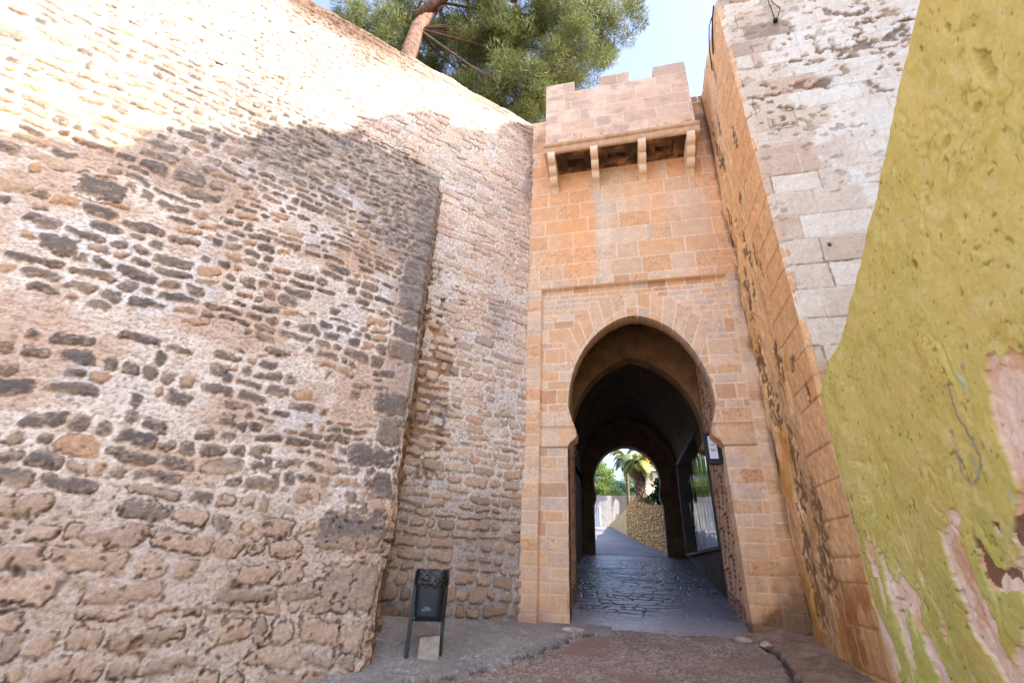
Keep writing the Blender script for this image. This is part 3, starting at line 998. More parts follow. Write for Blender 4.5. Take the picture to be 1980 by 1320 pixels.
bart = []
relief('bartizan', np.arange(-1.2, 1.811, .012), np.arange(8.80, 10.722, .012),
       lambda x, z: (np.stack([x, np.full_like(x, -.64), z], -1), np.broadcast_to(np.array([0, -1., 0]), x.shape + (3,))), f_bart, M_ash, gate, keep=merl)
bartp = gate.children[-1]
for o_ in gate.children:
    if o_.name.startswith('bartizan'): bartp = o_
for sx, xx in ((-1, -1.2), (1, 1.80)):
    relief('side_wall', np.arange(-.64, .02, .02), np.arange(8.80, 10.40, .02),
           lambda y, z, xx=xx, sx=sx: (np.stack([np.full_like(y, xx), y, z], -1), np.broadcast_to(np.array([sx, 0., 0]), y.shape + (3,))),
           f_bart, M_ash, gate)
M_bart = m_noise('bartizan_stone', (160, 130, 104), (196, 162, 134), 5, bump=.4, bscale=40)
bm = new_bm()
box(bm, -1.19, 1.79, -.625, .02, 8.82, 9.0)
box(bm, -1.19, 1.79, -.625, -.33, 9.0, 10.385)
box(bm, -1.19, -.93, -.33, .0, 9.0, 10.385); box(bm, 1.53, 1.79, -.33, .0, 9.0, 10.385)
done('bartizan_core', bm, M_bart, gate)
for x0, x1 in ((-1.19, -.56), (-.01, .63), (1.15, 1.79)):
    bm = new_bm(); box(bm, x0, x1, -.625, -.33, 10.388, 10.712)
    done('merlon', bm, M_bart, gate)
M_sill = m_noise('sill_stone', (186, 148, 112), (214, 182, 148), 6, bump=.4, bscale=40)
bm = new_bm()
prism(bm, [(-.70, 8.80), (-.715, 8.76), (-.70, 8.72), (-.665, 8.70), (-.66, 8.62), (-.64, 8.58), (-.60, 8.57), (-.60, 8.84), (-.66, 8.84)], -1.235, 1.855, 'x')
done('sill', bm, M_sill, gate)
bm = new_bm()   # end returns of the sill
box(bm, -1.233, -1.17, -.60, .0, 8.57, 8.80)
done('sill_return', bm, M_sill, gate)
bm = new_bm(); box(bm, 1.79, 1.853, -.60, .0, 8.57, 8.80)
done('sill_return', bm, M_sill, gate)
# machicolation floor with three square drop holes
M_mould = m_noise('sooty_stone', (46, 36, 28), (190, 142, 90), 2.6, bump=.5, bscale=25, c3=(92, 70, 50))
bm = new_bm()
holes = [(-.78, -.42), (.08, .44), (1.02, 1.38)]
xs_ = [-1.17] + [v for h_ in holes for v in h_] + [1.79]
for i in range(0, len(xs_), 2):
    box(bm, xs_[i], xs_[i + 1], -.60, 0, 8.60, 8.815)
for a_h, b_h in holes:
    box(bm, a_h, b_h, -.60, -.48, 8.60, 8.815); box(bm, a_h, b_h, -.16, 0, 8.60, 8.815)
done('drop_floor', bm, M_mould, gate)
M_corb = m_noise('corbel_stone', (224, 200, 164), (240, 222, 194), 6, bump=.3, bscale=40)
cprof = [(0.0, 8.60), (-.655, 8.60)]
def lobe(cy, cz, r, a0_, a1_, n=7):
    return [(cy + r * math.cos(R(a0_ + (a1_ - a0_) * k / (n - 1))), cz + r * math.sin(R(a0_ + (a1_ - a0_) * k / (n - 1)))) for k in range(n)]
cprof += lobe(-.53, 8.52, .125, 170, 285) + lobe(-.35, 8.39, .125, 175, 285) + lobe(-.17, 8.25, .125, 175, 290) + [(-.06, 8.08), (0.0, 8.02)]
for cx_ in (-1.08, -.20, .75, 1.68):
    bm = new_bm()
    prism(bm, cprof, cx_ - .075, cx_ + .075, 'x')
    done('corbel', bm, M_corb, gate, bevel=.006)

# --- open studded door leaf, folded back against the right wall
def f_door(y, z):
    # interlaced raised strapwork
    tw, th_ = .46, .62
    Y = (y - .45) % tw; Zz = (z + .18 * np.floor((y - .45) / tw)) % th_
    segs = [[(.03, .05), (.03, .30), (.15, .30)], [(.10, .05), (.10, .22), (.24, .22), (.24, .42)], [(.17, .05), (.17, .14), (.33, .14), (.33, .36)],
            [(.40, .02), (.40, .30), (.30, .44)], [(.03, .38), (.16, .38), (.30, .55)], [(.03, .46), (.14, .46), (.24, .60)], [(.38, .42), (.26, .60)],
            [(.44, .44), (.36, .58)], [(.05, .54), (.12, .54)], [(.10, .60), (.03, .60)], [(.26, .04), (.34, .04)], [(.30, .08), (.30, .05)]]
    d = np.full(y.shape, 9.)
    for sgm in segs:
        d = np.minimum(d, seg_d(Y, Zz, sgm))
    m = ss(.024, .012, d)
    h = m * .032 + (fbm(y * 12, z * 4, 401, 3) - .5) * .006
    h = np.where((y > 1.80) | (z < .34 + .14 * y), .03, h)
    c = mix(lin((92, 64, 48)), lin((206, 160, 126)), m * .8 + .2 * fbm(y * 10, z * 3, 402, 3))
    c = c * (.75 + .5 * fbm(y * 7, z * 5, 403, 3))[..., None]
    return h, c


door = relief('door_leaf', np.arange(.45, 1.87, .01), np.arange(.16, 5.3, .012),
              lambda y, z: (np.stack([np.full_like(y, 1.585), y, z], -1), np.broadcast_to(np.array([-1., 0, 0]), y.shape + (3,))),
              f_door, m_relief('old_wood', rough=.6, mott=.2, mscale=30, bump=.3, spec=.4), gate)
bm = new_bm(); box(bm, 1.59, 1.675, .445, 1.86, .15, 5.3)
done('door_back', bm, m_noise('door_wood', (78, 54, 40), (110, 80, 60), 8), gate)

door2 = relief('door_leaf', np.arange(.45, 1.95, .012), np.arange(.16, 5.0, .014),
               lambda y, z: (np.stack([np.full_like(y, -.995), y, z], -1), np.broadcast_to(np.array([1., 0, 0]), y.shape + (3,))),
               f_door, bpy.data.materials['old_wood'], gate)
bm = new_bm(); box(bm, -1.09, -1.0, .445, 1.94, .15, 5.0)
done('door_back', bm, bpy.data.materials['door_wood'], gate)

# --- display window in the right wall of the passage
M_wood = m_noise('window_wood', (120, 100, 80), (156, 134, 110), 12, rough=.7)
M_dwood = m_noise('dark_wood', (62, 50, 42), (88, 70, 58), 12, rough=.7)
mg, ntg, bg_ = new_mat('window_glass')
bg_.inputs['Base Color'].default_value = (.05, .06, .06, 1)
bg_.inputs['Roughness'].default_value = .015
bg_.inputs['Specular IOR Level'].default_value = 1.0
bg_.inputs['IOR'].default_value = 2.6
wv = ntg.nodes.new('ShaderNodeTexNoise'); wv.inputs['Scale'].default_value = 2.2
tcg = ntg.nodes.new('ShaderNodeTexCoord')
mpg = ntg.nodes.new('ShaderNodeMapping'); mpg.inputs['Scale'].default_value = (1, 1.1, .35)
ntg.links.new(tcg.outputs['Object'], mpg.inputs[0]); ntg.links.new(mpg.outputs[0], wv.inputs['Vector'])
bpg = ntg.nodes.new('ShaderNodeBump'); bpg.inputs['Strength'].default_value = .25; bpg.inputs['Distance'].default_value = .05
ntg.links.new(wv.outputs['Fac'], bpg.inputs['Height']); ntg.links.new(bpg.outputs[0], bg_.inputs['Normal'])
bm = new_bm()
for y0_, y1_, z0_, z1_ in ((2.40, 2.48, 1.22, 3.72), (7.05, 7.15, 1.22, 3.72), (2.48, 7.05, 1.22, 1.28), (2.48, 7.05, 3.64, 3.72)):
    box(bm, 1.615, 1.72, y0_, y1_, z0_, z1_)
for v in bm.verts: v.co.x -= (v.co.y - 2.4) * .022
wf = done('window_frame', bm, M_dwood, gate)
bm = new_bm(); box(bm, 1.665, 1.675, 2.48, 7.05, 1.28, 3.64)
for v in bm.verts: v.co.x -= (v.co.y - 2.4) * .022
g_ = done('window_glass', bm, mg, wf)

# ------------------------------------------------------------------ notice in the gateway
sg = thing('notice_frame', 'small dark framed notice with white paper fixed beneath the right arch impost', 'sign', (1.4, .38, 2.62))
M_black = m_noise('dark_frame', (30, 26, 26), (44, 38, 36), 20, rough=.5, bump=.1)
M_paper = m_noise('paper', (212, 214, 224), (226, 228, 236), 20, rough=.7, bump=0)
M_ink = m_noise('ink', (40, 40, 60), (60, 60, 80), 20, rough=.7, bump=0)
bm = new_bm()
x0, x1, z0, z1, yy = 1.30, 1.50, 2.40, 2.82, .36
box(bm, x0 - .03, x0, yy - .06, yy, z0 - .03, z1 + .03); box(bm, x1, x1 + .03, yy - .06, yy, z0 - .03, z1 + .03)
box(bm, x0, x1, yy - .06, yy, z0 - .03, z0); box(bm, x0, x1, yy - .06, yy, z1, z1 + .03)
box(bm, x0, x1, yy - .018, yy, z0, z1)
box(bm, x0 + .02, x1 - .02, yy - .09, yy + .04, z0 - .05, z0 - .031)
done('frame', bm, M_black, sg)
bm = new_bm(); box(bm, x0 + .035, x1 - .04, yy - .024, yy - .020, z0 + .04, z1 - .02)
pa = done('paper', bm, M_paper, sg)
for zz_, w_ in ((2.66, .075), (2.645, .05), (2.59, .08), (2.572, .065), (2.555, .05)):
    bm = new_bm(); box(bm, 1.395 - w_ / 2, 1.395 + w_ / 2, yy - .0262, yy - .0245, zz_, zz_ + .006)
    done('text_line', bm, M_ink, pa)

# ------------------------------------------------------------------ right tower
tower = thing('stone_tower', 'tall square stone tower with ochre stained side and whitish plastered front', 'tower', (5.5, 2, -.3))
XL = 2.17; YF = -2.03


def quoin_edges(z):
    rows_ = np.array([-1., -.4, .0, .4, .78, 1.02, 1.39, 1.77, 2.13, 2.64, 2.89, 3.24, 3.6, 4.0, 4.38, 4.76, 5.14, 5.56, 5.89, 6.46, 6.77, 7.14, 7.5, 7.87, 8.23, 8.59, 8.94, 9.31, 9.68, 10.05, 10.5])
    return rows_


ROWT = quoin_edges(0)
BLOT = [(-.64, 5.78, .10, .28), (-1.01, 5.41, .07, .2), (-.77, 5.33, .09, .24), (-1.16, 4.97, .06, .2), (-.35, 4.95, .16, .4), (-.65, 4.87, .07, .2),
        (-.25, 3.85, .22, .35), (-.3, 3.35, .16, .4), (-.44, 2.9, .16, .35), (-.95, 3.4, .1, .5), (-.46, 7.89, .12, .4), (-.3, 8.3, .1, .4), (-.22, 6.72, .12, .35),
        (-1.04, .91, .25, .35), (-1.08, 1.68, .14, .3), (-1.1, 1.42, .2, .2), (-.68, 1.8, .12, .3), (-.5, 1.15, .18, .4), (-.69, 8.46, .09, .4),
        (-1.5, 3.3, .1, .10), (-1.7, 2.75, .08, .08), (-.5, .55, .2, .3), (-.12, 5.9, .08, .5), (-.1, 6.6, .06, .5), (-.8, 2.2, .15, .5), (-1.3, 7.6, .09, .3), (-1.0, 6.5, .09, .22),
        (-.85, 6.1, .07, .16), (-.55, 6.3, .07, .2)]


def f_left(y, z):
    d, r = ashlar(y, z, ROWT, (.9, 1.5), 501)
    yw = y + (fbm(y * 5, z * 2.2, 503, 3) - .5) * .25
    zw = z + (fbm(y * 3, z * 2, 504, 3) - .5) * .5
    qz = ss(-1.0, -1.25, yw + .25 * (r[..., 3] - .5))      # dressed quoins near the corner
    joint = ss(.016, .004, d) * qz
    base = mix(lin((222, 172, 118)), lin((234, 196, 148)), fbm(y * 2.2, z * 1.1, 505, 4))
    base = mix(base, lin((206, 158, 110)), ss(.45, .7, fbm(y * 7, z * 1.3, 506, 4)) * .8)
    base = mix(base, lin((212, 150, 62)), ss(.6, .72, fbm(y * 4, z * 1.5, 507, 3)) * ss(6.5, 5, z) * .8)
    qc = mix(lin((216, 162, 110)), lin((228, 182, 134)), r[..., 2])
    c = mix(base, qc, qz * .8)
    up_ = ss(6.5, 8.5, z)
    c = mix(c, lin((218, 186, 154)), up_ * .6 * (1 - .3 * qz))
    c = mix(c, lin((216, 178, 136)), ss(.5, .62, fbm(y * 9, z * 2.1, 511, 4)) * .5)
    blot = np.zeros_like(y)
    fr = (fbm(y * 14, z * 9, 508, 4) - .5) * 1.6
    for by, bz, ry, rz in BLOT:
        q = np.sqrt(((yw - by) / ry) ** 2 + ((zw - bz) / rz) ** 2)
        blot = np.maximum(blot, ss(1.15, .75, q + fr))
    c = mix(c, lin((84, 66, 50)), blot * .8 * ss(.32, .5, fbm(y * 22, z * 16, 518, 2)))
    # run of damp
    run = ss(.5, .66, fbm(y * 6, z * .9, 509, 4) + .10 * ss(3.2, 1.2, z)) * ss(-1.4, -1.1, y) * ss(4.0, 2.6, z)
    c = mix(c, lin((140, 104, 70)), run * .42)
    rust = ss(.46, .62, fbm(y * 3, z * 2.5, 512, 4)) * ss(1.0, .5, z) * ss(-.9, -1.3, y)
    c = mix(c, lin((162, 96, 44)), rust * .8)
    c = mix(c, lin((138, 90, 46)), ss(1.2, -.2, z) * .45)
    # lichen line in the re-entrant angle
    crev = ss(.12, .02, -y + (fbm(y * 3, z * 3, 513, 3) - .5) * .25) * ss(.42, .55, fbm(z * 1.2, z * 0, 514, 3))
    c = mix(c, lin((66, 52, 40)), crev * .8)
    c = c * (.82 + .36 * fbm(y * 12, z * 9, 515, 4))[..., None]
    c = mix(c, lin((120, 84, 54)), joint * .55)
    c = mix(c, lin((205, 165, 120)), ss(.03, .015, d) * qz * .3)
    slit = ss(1.0, .8, np.sqrt(((y + 1.10) / .09) ** 2 + ((z - 9.55) / .42) ** 2) + fr * .12)
    c = mix(c, lin((40, 34, 30)), slit * .9)
    h = -joint * .012 - blot * .02 + (fbm(y * 4, z * 3, 516, 4) - .5) * .07 * (1 - .6 * qz) + (fbm(y * 16, z * 12, 517, 3) - .5) * .016 - slit * .08
    # rounded, worn arris
    h = h - .05 * ss(-1.97, -2.03, y)
    return h, c


relief('side_face', np.concatenate([np.arange(YF, .10, .0115)]), np.arange(-.5, 10.28, .0135),
       lambda y, z: (np.stack([np.full_like(y, XL), y, z], -1), np.broadcast_to(np.array([-1., 0, 0]), y.shape + (3,))), f_left, M_ochre, tower)


def f_front(x, z):
    d, r = ashlar(x, z, ROWT, (.55, 1.5), 521)
    big = fbm(x * .9, z * .8, 523, 4)
    qw = XL + .4 + .75 * hsh(np.searchsorted(ROWT, z).astype(float), np.zeros_like(z), 9)
    q = ss(.10, -.05, x - qw + (fbm(x * 5, z * 5, 524, 3) - .5) * .3)
    pl = mix(lin((242, 234, 222)), lin((250, 247, 238)), fbm(x * 2, z * 2, 525, 4))
    show = ss(.52, .62, fbm(x * 1.2, z * 1.6, 526, 3)) * ss(1.9, .3, x - XL)
    st = mix(lin((222, 204, 184)), lin((240, 226, 210)), r[..., 2])
    st = mix(st, lin((200, 164, 138)), ss(.62, .9, r[..., 1]) * .8)
    st = mix(st, lin((160, 136, 120)), (ss(.8, .9, r[..., 3]) * ss(6.5, 8, z)))
    a = np.maximum(np.maximum(q, show), .14)
    st = mix(st, lin((206, 178, 154)), (r[..., 0] > .72) * .4)
    c = mix(pl, st, a * .88)
    j = ss(.014, .004, d + (vn(x * 25, z * 25, 5) - .5) * .01)
    thin = j * (.35 + .65 * a)
    jd = (r[..., 4] > .55)
    c = np.where((jd * (thin > .3))[..., None], mix(c, lin((112, 86, 76)), thin * .7), mix(c, lin((224, 208, 196)), thin * .6))
    # peeled, eroded scars
    band = np.maximum(ss(.22, .05, np.abs(z - 8.22 - .06 * (x - 3.4) + (fbm(x * 3, z * 3, 527, 3) - .5) * .25)) * ss(2.9, 3.2, x) * .9,
                      np.maximum(ss(.16, .03, np.abs(z - 7.58 + (fbm(x * 3, z * 3, 528, 3) - .5) * .2)) * ss(2.75, 2.9, x) * ss(3.5, 3.3, x),
                                 ss(.3, .05, np.hypot((x - 4.2) / 1.4, z - 9.1) + (fbm(x * 4, z * 4, 529, 3) - .5) * .5)))
    sc = ss(.52, .60, fbm(x * 9, z * 13, 530, 4) + .13 * band - .07) * ss(.15, .6, band + .35 * ss(.56, .66, big) + .35 * ss(6.2, 8, z))
    c = mix(c, mix(lin((92, 70, 58)), lin((150, 124, 106)), fbm(x * 14, z * 14, 531, 3)), sc * .85)
    pk = ss(.52, .7, fbm(x * 3.3, z * 3.3, 532, 4))
    c = mix(c, lin((232, 210, 188)), pk * .4)
    moss = ss(1.0, .5, np.hypot((x - 4.72) / .16, (z - 8.72) / .05))
    c = mix(c, lin((86, 84, 40)), moss)
    ho = ss(1.0, .7, np.hypot((x - 2.72) / .03, (z - 4.62) / .03))
    c = mix(c, lin((40, 30, 26)), ho)
    ochre = ss(3.2, 2.7, z + (fbm(x * 5, z * 5, 533, 3) - .5) * .6)
    c = mix(c, lin((196, 144, 88)), ochre * .75)
    c = c * (.9 + .2 * fbm(x * 14, z * 14, 534, 3))[..., None]
    h = -thin * .010 - sc * .035 + (fbm(x * 3, z * 3, 535, 4) - .5) * .04 + (r[..., 0] - .5) * .012 * a + (fbm(x * 18, z * 18, 536, 3) - .5) * .012 - ho * .05
    h = h - .05 * ss(XL + .06, XL, x)
    return h, c


relief('front_face', np.concatenate([np.arange(XL, 5.6, .0125), np.arange(5.6, 9.0, .06)]), np.arange(-.8, 10.28, .0135),
       lambda x, z: (np.stack([x, np.full_like(x, YF), z], -1), np.broadcast_to(np.array([0, -1., 0]), x.shape + (3,))), f_front, M_front, tower)
bm = new_bm(); box(bm, XL + .09, 9.0, YF + .09, 8.5, -1.5, 10.24)
done('tower_core', bm, M_mass, tower)

# cables on the tower
M_cab = m_noise('black_rubber', (26, 24, 24), (38, 34, 34), 20, rough=.6, bump=0)
cab = thing('hanging_cable', 'thin black cable looping down the white front of the tower', 'cable', (2.96, -2.08, 9.24))
bm = new_bm()
tube(bm, [(2.93, -2.10, 10.24), (2.94, -2.10, 9.9), (2.945, -2.10, 9.55), (2.95, -2.09, 9.24)], .008, 6)
tube(bm, [(3.0, -2.10, 10.24), (2.99, -2.10, 9.75), (3.07, -2.11, 9.5), (3.02, -2.10, 9.36), (2.96, -2.09, 9.24)], .007, 6)
done('cable', bm, M_cab, cab)
bm = new_bm(); box(bm, 2.92, 2.985, -2.12, -2.06, 9.20, 9.27)
done('junction_box', bm, M_cab, cab, bevel=.01)
bm = new_bm()
tube(bm, [(2.14, -1.75, 10.24), (2.10, -1.62, 10.18), (2.09, -1.5, 10.0), (2.09, -1.4, 9.85), (2.12, -1.25, 9.7), (2.15, -1.1, 9.62)], .010, 6)
tube(bm, [(2.14, -1.95, 10.24), (2.12, -1.8, 10.1), (2.13, -1.55, 9.9), (2.15, -1.35, 9.75)], .014, 6)
tag(done('corner_cable', bm, M_cab), 'black cable drooping off the top left corner of the tower', 'cable')

# ------------------------------------------------------------------ green wall
XG = 2.26
PT = dict(
    R=[(-4.27, 2.11), (-4.33, 2.1), (-4.33, 2.02), (-4.38, 2.06), (-4.45, 2.07), (-4.48, 2.01), (-4.9, 2.0), (-5.0, 1.1), (-4.4, .75), (-4.07, 1.0), (-3.83, .82), (-3.79, .89), (-3.87, 1.06), (-3.95, 1.18), (-4.02, 1.3), (-4.06, 1.34), (-4.07, 1.45), (-4.08, 1.57), (-4.08, 1.67), (-4.13, 1.79), (-4.15, 1.89), (-4.23, 2.04)],
    D=[(-3.4, 1.29), (-3.45, 1.29), (-3.49, 1.24), (-3.4, 1.08), (-3.43, 0.98), (-3.42, 0.83), (-3.44, 0.68), (-3.46, 0.61), (-3.44, 0.5), (-3.45, 0.42), (-3.5, 0.34), (-3.47, 0.2), (-3.31, 0.2), (-3.33, 0.32), (-3.25, 0.41), (-3.19, 0.5), (-3.15, 0.57), (-3.19, 0.69), (-3.16, 0.84), (-3.16, 1.0), (-3.18, 1.11), (-3.19, 1.19), (-3.22, 1.18), (-3.28, 1.14)],
    E=[(-3.55, 1.14), (-3.59, 1.06), (-3.62, 0.93), (-3.69, 0.9), (-3.75, 0.95), (-3.79, 0.91), (-3.83, 0.84), (-3.8, 0.78), (-3.77, 0.81), (-3.65, 0.78), (-3.52, 0.79), (-3.5, 0.86), (-3.49, 0.93), (-3.54, 1.05)],
    F=[(-3.66, 0.6), (-3.75, 0.6), (-3.75, 0.1), (-3.47, 0.1), (-3.47, 0.38), (-3.54, 0.48), (-3.62, 0.52)],
    G=[(-2.01, 0.64), (-2.03, 0.52), (-2.12, 0.39), (-2.1, 0.25), (-2.09, 0.0), (-2.0, 0.0), (-1.95, 0.2), (-1.95, 0.46)],
    H=[(-2.26, 1.13), (-2.32, 1.03), (-2.34, 0.88), (-2.46, 0.75), (-2.39, 0.51), (-2.35, 0.2), (-2.32, 0.38), (-2.28, 0.53), (-2.23, 0.74), (-2.26, 0.87)],
    I=[(-2.45, 0.87), (-2.54, 0.81), (-2.61, 0.74), (-2.55, 0.52), (-2.62, 0.39), (-2.65, 0.26), (-2.68, 0.1), (-2.53, 0.1), (-2.52, 0.34), (-2.51, 0.51), (-2.38, 0.67)],
    J=[(-2.8, 0.73), (-2.88, 0.58), (-2.8, 0.39), (-2.79, 0.51)],
    K=[(-2.13, 1.19), (-2.21, 1.06), (-2.2, 0.85), (-2.11, 0.85), (-2.1, 1.05)],
    L=[(-2.71, 0.95), (-2.74, 0.82), (-2.71, 0.77), (-2.69, 0.88)],
    M=[(-3.76, 1.17), (-3.82, 1.16), (-3.78, 1.06), (-3.75, 1.09)],
    N=[(-2.98, .32), (-3.03, .22), (-3.05, .1), (-2.95, .1), (-2.94, .22)])
GRAF = [(-3.87, 2.07), (-3.84, 1.95), (-3.83, 1.85), (-3.85, 1.75), (-3.87, 1.65), (-3.88, 1.56), (-3.85, 1.5), (-3.78, 1.43), (-3.72, 1.41), (-3.68, 1.44), (-3.66, 1.54), (-3.7, 1.7), (-3.72, 1.77)]
TOPE = [(-1.99, 2.67), (-2.33, 2.9), (-3.07, 3.35), (-3.62, 3.72), (-4.03, 3.93), (-4.38, 4.19), (-4.71, 4.42), (-5.03, 4.60), (-5.8, 5.1), (-7.5, 6.2)]


def top_z(y):
    ys_ = [-p[0] for p in TOPE]; zs_ = [p[1] for p in TOPE]
    return np.interp(-y, ys_, zs_) + (fbm(y * 2.5, y * 0, 601, 3) - .5) * .025


def f_green(y, t):
    z = -.9 + (top_z(y) + .9) * t
    g = mix(lin((208, 193, 104)), lin((224, 204, 124)), fbm(y * 1.6, z * 1.3, 603, 4))
    g = mix(g, lin((176, 182, 98)), ss(1.9, .4, z + (fbm(y, z, 604, 3) - .5) * 1.2) * ss(-4.6, -3.4, y) * .6)
    g = mix(g, lin((220, 194, 114)), ss(.5, .7, fbm(y * 3, z * 1.8, 605, 4)) * .5)
    g = mix(g, lin((196, 178, 84)), ss(.58, .74, fbm(y * 7, z * 5, 606, 4)) * .45)
    yw = y + (fbm(y * 16, z * 12, 607, 3) - .5) * .07; zw = z + (fbm(y * 9, z * 9, 608, 3) - .5) * .05
    m = np.zeros(y.shape, bool)
    for k, pg in PT.items(): m |= inpoly(yw, zw, pg)
    # flaking streaks low on the left
    fl = ss(.63, .70, fbm(y * 16, z * 2.6, 609, 4) + .06 * ss(1.2, .2, z) - .14 * ss(-2.2, -3.2, y) - .2 * ss(1.2, 1.7, z) - .03)
    mm = np.maximum(m.astype(float), fl * .8)
    raw = mix(lin((234, 194, 160)), lin((248, 228, 208)), fbm(y * 9, z * 5, 610, 4))
    raw = mix(raw, lin((220, 160, 108)), ss(.55, .7, fbm(y * 6, z * 4, 611, 3)) * .6)
    dkp = inpoly(yw, zw, [(-3.55, 1.14), (-3.62, .97), (-3.8, .88), (-3.8, .8), (-3.65, .9), (-3.58, .8), (-3.5, .86), (-3.52, .95)]) | \
        inpoly(yw, zw, [(-3.95, 1.2), (-4.1, 1.25), (-4.2, 1.1), (-3.95, .92), (-3.87, 1.05)]) | inpoly(yw, zw, [(-3.76, 1.17), (-3.82, 1.16), (-3.8, 1.11), (-3.76, 1.12)])
    raw = mix(raw, lin((122, 86, 62)), dkp * .9)
    c = mix(g, raw, mm)
    gd = seg_d(yw * .5 + y * .5, z, GRAF)
    c = mix(c, lin((150, 140, 132)), ss(.018, .008, gd) * .75 * (1 - mm))
    for by, bz, ry, rz, cc in ((-3.99, 2.03, .04, .09, (196, 206, 172)), (-3.80, 1.53, .03, .09, (176, 172, 128)), (-3.95, 1.62, .02, .03, (150, 140, 132)), (-4.05, 2.12, .02, .03, (156, 146, 136)),
                               (-4.0, 1.30, .02, .07, (196, 200, 170)), (-2.42, 2.05, .05, .03, (196, 190, 150))):
        q = np.hypot((y - by) / ry, (z - bz) / rz)
        c = mix(c, lin(cc), ss(1.1, .6, q) * .7)
    red = ss(.60, .68, fbm(y * 30, z * 9, 612, 3)) * ss(.22, .05, np.hypot((y + 2.1) / .7, z - 1.45))
    c = mix(c, lin((176, 62, 36)), red)
    h = (fbm(y * 2.1, z * 1.7, 613, 3) - .5) * .055 + (fbm(y * 8, z * 7, 614, 4) - .5) * .018 + (fbm(y * 30, z * 30, 624, 2) - .5) * .004
    tool = ss(.06, .0, np.abs(fbm(y * 3.2, z * 2.2, 615, 3) - .5)) * ss(.5, .6, fbm(y * 1.5, z * 1.5, 616, 2))
    h = h - tool * .008
    h = h - mm * .024 - mm * (fbm(y * 26, z * 20, 617, 3) - .5) * .014
    for by, bz, ry, rz, dp in ((-4.0, 2.99, .03, .05, .05), (-4.86, 4.26, .018, .03, .05), (-5.17, 3.6, .05, .16, .045), (-5.1, 4.1, .03, .05, .03), (-4.7, 3.5, .05, .05, .02), (-5.0, 3.45, .06, .03, .025), (-4.35, 3.3, .03, .05, .02)):
        q = np.hypot((y - by) / ry, (z - bz) / rz) + (fbm(y * 20, z * 20, 618, 3) - .5) * .9
        k = ss(1.15, .5, q)
        h = h - k * dp
        c = mix(c, lin((84, 58, 40)), k * (.9 if dp >= .05 else .25))
    pitm = ss(.75, .83, fbm(y * 26, z * 22, 619, 3) + .12 * (fbm(y * 3, z * 3, 620, 2) - .5))
    scr = ss(.030, .0, np.abs(fbm(y * 6, z * 4, 621, 4) - .5)) * ss(.56, .64, fbm(y * 2.3, z * 2, 622, 3))
    c = mix(c, lin((150, 134, 64)), scr * .5 * (1 - mm)); h = h - scr * .003
    c = mix(c, lin((226, 208, 140)), ss(.60, .70, fbm(y * 11, z * 8, 623, 3)) * .5 * (1 - mm))
    c = mix(c, lin((112, 100, 46)), pitm * .6); h = h - pitm * .006
    h = h * ss(-2.0, -2.2, y) - .10 * ss(.985, 1.0, t) ** 2
    return h, c


def pos_green(y, t):
    z = -.9 + (top_z(y) + .9) * t
    p = np.stack([XG - .085 * ss(-2.7, -2.05, y), y, z], -1)
    return p, np.broadcast_to(np.array([-1., 0, 0]), p.shape)


gw = thing('green_wall', 'olive green plastered wall with a sloping top and peeling patches', 'wall', (2.6, -4, -.5))
relief('plaster_face', np.concatenate([np.arange(-7.5, -5.5, .05), np.arange(-5.5, -1.985, .0085)]), np.linspace(0, 1, 640), pos_green, f_green, M_plaster, gw)
bm = new_bm()
ptop = [(-1.97, 2.58)] + [(y_, float(top_z(np.array(y_))) - .05) for y_ in np.linspace(-2.3, -7.5, 40)] + [(-7.5, -1.2), (-1.97, -1.2)]
ptop = [p for p in ptop if p[0] < -2.06 or p[1] < 0 or True]
ptop = [(min(a, -2.06), b) for a, b in ptop]
prism(bm, ptop, XG + .09, XG + .75, 'x')
M_gcore = m_noise('olive_plaster', (200, 188, 92), (214, 196, 108), 2, bump=.4, bscale=8)
done('wall_core', bm, M_gcore, gw)

# ------------------------------------------------------------------ unseen house added behind the green wall; roofline shaped to cast the rampart shadow
th = thing('unseen_shade_house', 'tall plain house added unseen behind the green wall to shade the rampart', 'house', (11, -7, -1))
SHADOW_ROOF = [(-2.3, 18.88), (-3.31, 18.88), (-3.87, 18.98), (-4.18, 18.89), (-4.26, 18.64), (-4.76, 18.69), (-5.26, 18.77), (-5.32, 19.08), (-5.69, 19.24), (-6.21, 19.14), (-6.94, 18.91),
        (-6.96, 18.55), (-7.08, 18.5), (-7.65, 18.68), (-8.19, 18.54), (-8.2, 18.2), (-8.44, 18.24), (-8.62, 18.38), (-9.09, 18.34), (-9.35, 18.21), (-9.36, 17.8), (-9.69, 17.87), (-10.1, 17.99), (-10.24, 17.97), (-16, 17.9)]
bm = new_bm()
prism(bm, [(-2.3, -1.5)] + SHADOW_ROOF + [(-16, -1.5)], 8, 9, 'x')
done('shade_gable', bm, M_mass, th)
bm = new_bm(); box(bm, 9.01, 16, -16, -2.3, -1.5, 17.5)
done('house_body', bm, m_noise('render', (198, 182, 160), (214, 200, 180), 1, bump=.2), th)
for wz in (2, 6, 10, 14):
    for wy in (-5, -8, -11, -14):
        bm = new_bm(); box(bm, 7.93, 7.995, wy - .55, wy + .55, wz, wz + 1.7)
        w_ = done('window', bm, M_dwood, th)

